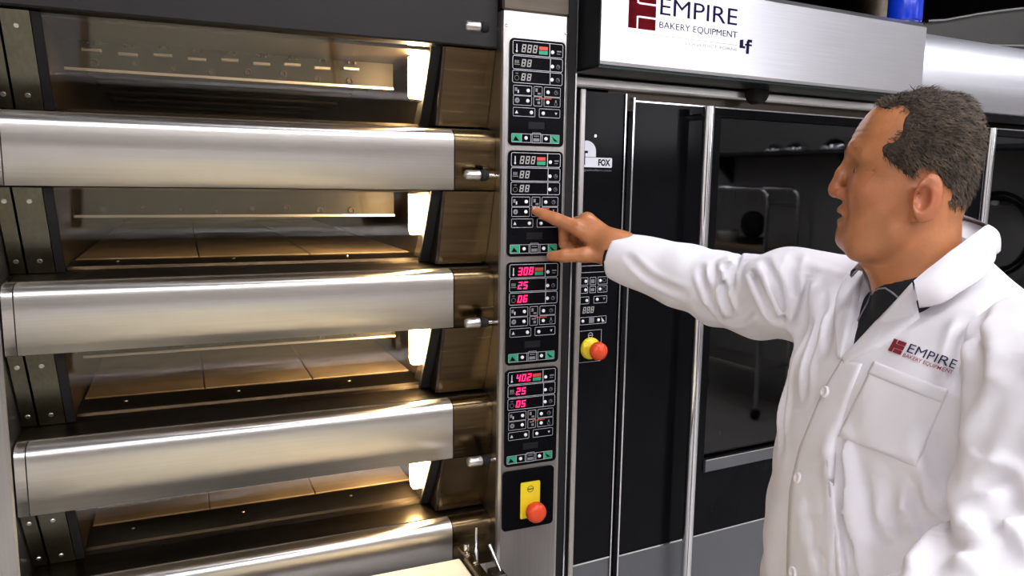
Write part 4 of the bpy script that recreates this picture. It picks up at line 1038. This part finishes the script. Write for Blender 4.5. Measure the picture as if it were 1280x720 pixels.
fl -= (fl*nr).sum(1, keepdims=True)*nr; fl /= np.linalg.norm(fl, axis=1, keepdims=True)
ln_ = RNG.uniform(.007, .014, (len(rt), 1)); ln_[9000:] *= .75; sd_ = np.cross(fl, nr); wdt = np.where(np.arange(len(rt)) < 9000, .0006, .00035)[:, None]
tip = rt+fl*ln_+nr*ln_*RNG.uniform(.12, .5, (len(rt), 1)); mid = (rt+tip)/2+nr*.0015
V = np.stack([rt-sd_*wdt-nr*.001, rt+sd_*wdt-nr*.001, mid+sd_*wdt*.8, tip, mid-sd_*wdt*.8], 1).reshape(-1, 3)
k5 = np.arange(len(rt))[:, None]*5
Fc = np.concatenate([k5+np.array([[0, 1, 2, 4]]), k5+np.array([[4, 2, 3, 3]])]); Fq = Fc[:len(rt)]; Ft = Fc[len(rt):, :3]
strands = np_mesh('hair_strands', V, np.concatenate([np.c_[Fq[:, [0, 1, 2]]], np.c_[Fq[:, [0, 2, 3]]], Ft]), mat('hair_strand', (0.068, 0.048, 0.032), .65, 0, .6, 60, spec=.25), hair, False)
strands['kind'] = 'stuff'
# eyes, brows, nails
for s in (1, -1):
    e = head_world((.0620, s*.0320, 4.5*HS))[0]-BASE; ax = HFv
    eb = MB().lathe([(.0002, -.0118), (.006, -.010), (.0105, -.005), (.0118, 0), (.0108, .005), (.0085, .0082), (.0062, .01)], e, ax, 22).build('eye', mat('eye_white', (.62, .55, .50), .15), person)
    MB().lathe([(.0062, .0100), (.0045, .0111), (.0025, .0117), (.0002, .0118)], e, ax, 18).build('iris', mat('brown_iris', (.03, .018, .010), .1), eb)
    pts = [head_world(q)[0] for q in ((80*HS, s*.014, 31*HS), (78*HS, s*.026, 35*HS), (70*HS, s*.038, 36*HS), (60*HS, s*.049, 31*HS))]
    bw = MB(); 
    for _ in range(150):
        t = random.random()*2.999; i = int(t); p = pts[i]*(1-t+i)+pts[i+1]*(t-i)+RNG.normal(0, .0012, 3)
        g = grad(sdf_head_w := (lambda P: sdf_head(head_local(P))), p[None], .002)[0]; p = p-g*(sdf_head_w(p[None])[0])
        dirv = pts[i+1]-pts[i]; dirv = dirv/np.linalg.norm(dirv)+np.array([0, 0, -.1]); q = p+dirv*.007+g*.0016; sdv = np.cross(dirv, g)*.0004
        bw.add([p-sdv-BASE, p+sdv-BASE, q-BASE], [(0, 1, 2)])
    o = bw.build('eyebrow', mat('brow_hair', (.13, .08, .05), .6), person); o['kind'] = 'stuff'
def nail(tip, prev, upv, r, ln, name):
    a = tip-prev; a /= np.linalg.norm(a); upv = np.array(upv, float); upv -= a*(upv@a); upv /= np.linalg.norm(upv); s = np.cross(a, upv); vs = []
    c0 = tip+a*r*.05
    for i in range(5):
        for j in range(7):
            th = (j/6-.5)*1.7; x = (i/4-.65)*ln; rr = r*1.03 if x < r*.3 else r*.98
            vs.append(c0+a*x+(upv*math.cos(th)+s*math.sin(th))*rr-BASE)
    MB().add(vs, [(i*7+j, i*7+j+1, i*7+j+8, i*7+j+7) for i in range(4) for j in range(6)], True).build(name, mat('nail', (.62, .36, .26), .3), person)
nail(H['tt'], H['ti'], (-.15, -.8, .45), .0090, .012, 'thumb_nail')
nail(H['it'], H['idp'], (0, -.5, .8), .0080, .010, 'finger_nail')
# trousers and shoes, below the coat
TROU = mat('dark_trousers', (.02, .02, .028), .8)
def tr_f(P):
    f, l, z = tor(P); A = np.stack([f, np.abs(l), z], -1)
    d = chain(A, [(0, .09, .92), (.01, .097, .50), (-.02, .097, .07)], [.112, .085, .066], .02); return np.maximum(d, .05-z)
tv, tf = nets(tr_f, (.2, .75, .03), (.92, 1.4, 1.0), .010, slack=1.6)
np_mesh('trousers', tv, tf, TROU, person)
for s in (1, -1):
    def sh(P, s=s):
        f, l, z = tor(P); q = np.stack([f, l, z], -1); d = caps(q, (-.05, s*.097, .045), (.14, s*.115, .035), .048, .042); d = smin(d, caps(q, (-.03, s*.097, .05), (-.03, s*.097, .10), .046, .044), .03)
        return smax(d, -z, .006)
    c = tw(.04, s*.105, .05); v_, f_ = nets(sh, c-np.array([.2, .2, .06]), c+np.array([.2, .2, .14]), .008, slack=1.6)
    np_mesh('shoe', v_, f_, mat('black_shoe_leather', (.012, .011, .011), .35), person)
# ================================================================== things along the side wall that the dark door glass mirrors
WOOD = mat('pale_wood', (0.42, 0.29, 0.16), 0.6, 0, 0.2, 6.0, (1, 8, 8), 0.1, 40)
tro = thing('trolley', 'round-cornered steel tube trolley with wooden shelf, mirrored in the oven glass', 'trolley', (4.1, -.96, 0))
for xx in (-.16, .16):
    MB().tube([(xx, -.40, .08), (xx, -.40, 1.52), (xx, -.385, 1.58), (xx, -.33, 1.61), (xx, .33, 1.61), (xx, .385, 1.58), (xx, .40, 1.52), (xx, .40, .08)], .016, 12).build('frame', CHROME, tro)
    for yy in (-.40, .40): MB().lathe([(.001, -.018), (.038, -.016), (.04, 0), (.038, .016), (.001, .018)], (xx, yy, .041), (0, 1, 0), 18).build('wheel', RUBBER, tro)
for yy in (-.40, .40):
    for zz in (.35, 1.50): MB().tube([(-.16, yy, zz), (.16, yy, zz)], .010, 10).build('crossbar', CHROME, tro)
MB().box(-.17, .17, -.385, .385, 1.19, 1.215, .003).build('shelf_board', WOOD, tro)
MB().box(-.17, .17, -.385, .385, .34, .365, .003).build('shelf_board', STEEL, tro)
for k in range(7): MB().tube([(-.16, -.33+k*.11, 1.61), (-.16, -.33+k*.11, 1.50)], .004, 6).build('wire', CHROME, tro)
bow = thing('mixing_bowl', 'white bowl standing on the wooden shelf of the tube trolley', 'bowl', (4.08, -1.02, 1.215))
MB().lathe([(.03, 0), (.045, .004), (.075, .05), (.085, .085), (.081, .085), (.07, .05), (.04, .008), (.001, .007)], (0, 0, 0), (0, 0, 1), 28).build('body', mat('white_glaze', (.8, .8, .8), .25), bow)
MB().lathe([(.085, .082), (.089, .085), (.085, .088)], (0, 0, 0), (0, 0, 1), 28).build('rim', CHROME, bow)
mac = thing('flour_scale', 'dark round-faced scale beside the white bowl on the wooden trolley shelf', 'scale', (4.08, -.80, 1.215))
MB().box(-.08, .08, -.08, .08, 0, .05, .008).build('base', RUBBER, mac)
MB().lathe([(.09, 0), (.095, .01), (.095, .05), (.085, .06), (.001, .06)], (.03, 0, .14), (-1, 0, 0), 28).build('dial', RUBBER, mac)
MB().box(.0, .04, -.03, .03, .045, .10).build('neck', RUBBER, mac)
sh_ = thing('wall_shelf', 'long dark wall shelf carrying upturned steel bowls, mirrored in the oven glass', 'shelf', (4.4, -.2, 1.84))
MB().box(-.32, -.001, -1.2, 1.2, 0, .025, .002).build('board', mat('dark_shelf', (.03, .03, .035), .5), sh_)
for yy in (-1.1, 0, 1.1): MB().prism([(-.001, 0), (-.26, 0), (-.001, -.2)], 'y', yy-.01, yy+.01).build('bracket', DARKST, sh_)
for k, (yy, r, lab) in enumerate(((-.74, .075, 'small upturned steel bowl first of the pair on the wall shelf'), (-.56, .085, 'upturned steel bowl second of the pair on the wall shelf'),
                                  (-.24, .11, 'largest upturned steel bowl on the wall shelf'), (.62, .095, 'lone upturned steel bowl at the far end of the wall shelf'))):
    b_ = thing('steel_bowl', lab, 'bowl', (4.2, yy, 1.865), 0, 'steel bowls on the wall shelf')
    MB().lathe([(r*math.cos(a), r*.8*math.sin(a)) for a in np.linspace(0, PI/2*.99, 10)], (0, 0, 0), (0, 0, 1), 28).build('body', CHROME, b_)
    MB().lathe([(r, 0), (r*1.07, 0), (r*1.07, .006), (r, .008)], (0, 0, 0), (0, 0, 1), 28).build('rim', CHROME, b_)
hs = thing('hose_coil', 'black hose coiled on a wall hook below the shelf, mirrored in the oven glass', 'hose', (4.38, .72, 1.08))
for j, (rr, dx_) in enumerate(((.17, -.05), (.20, -.075), (.18, -.10))):
    MB().tube([(dx_, rr*math.sin(t), .3+rr*1.15*math.cos(t)) for t in np.linspace(0, 2*PI, 33)], .011, 8).build('loop', RUBBER, hs)
MB().box(-.12, .02, -.02, .02, .46, .485).build('hook', CHROME, hs)

# unseen dark cabinets added along the wall opposite to darken the fascia reflections
CABM = mat('dark_cabinet_paint', (.035, .033, .032), .5)
for x0, x1, lab in ((1.75, 2.95, 'tall dark two-door cabinet added out of view to darken the right fascia ends'), (-2.45, -0.45, 'wide dark two-door cabinet added out of view to darken the left fascia ends')):
    cb = thing('added_dark_cabinet', lab, 'cabinet', ((x0+x1)/2, YB+.45, 0)); w_ = (x1-x0)/2
    MB().box(-w_, w_, -.43, .0, .0, 2.1, .004).build('body', CABM, cb)
    for sg in (-1, 1):
        d_ = MB().box(min(0, sg*w_)+.006, max(0, sg*w_)-.006, .001, .022, .06, 2.06, .004).build('door', CABM, cb)
        MB().tube([(sg*.05, .022, .95), (sg*.05, .05, .97), (sg*.05, .05, 1.13), (sg*.05, .022, 1.15)], .007, 10).build('handle', CHROME, d_)
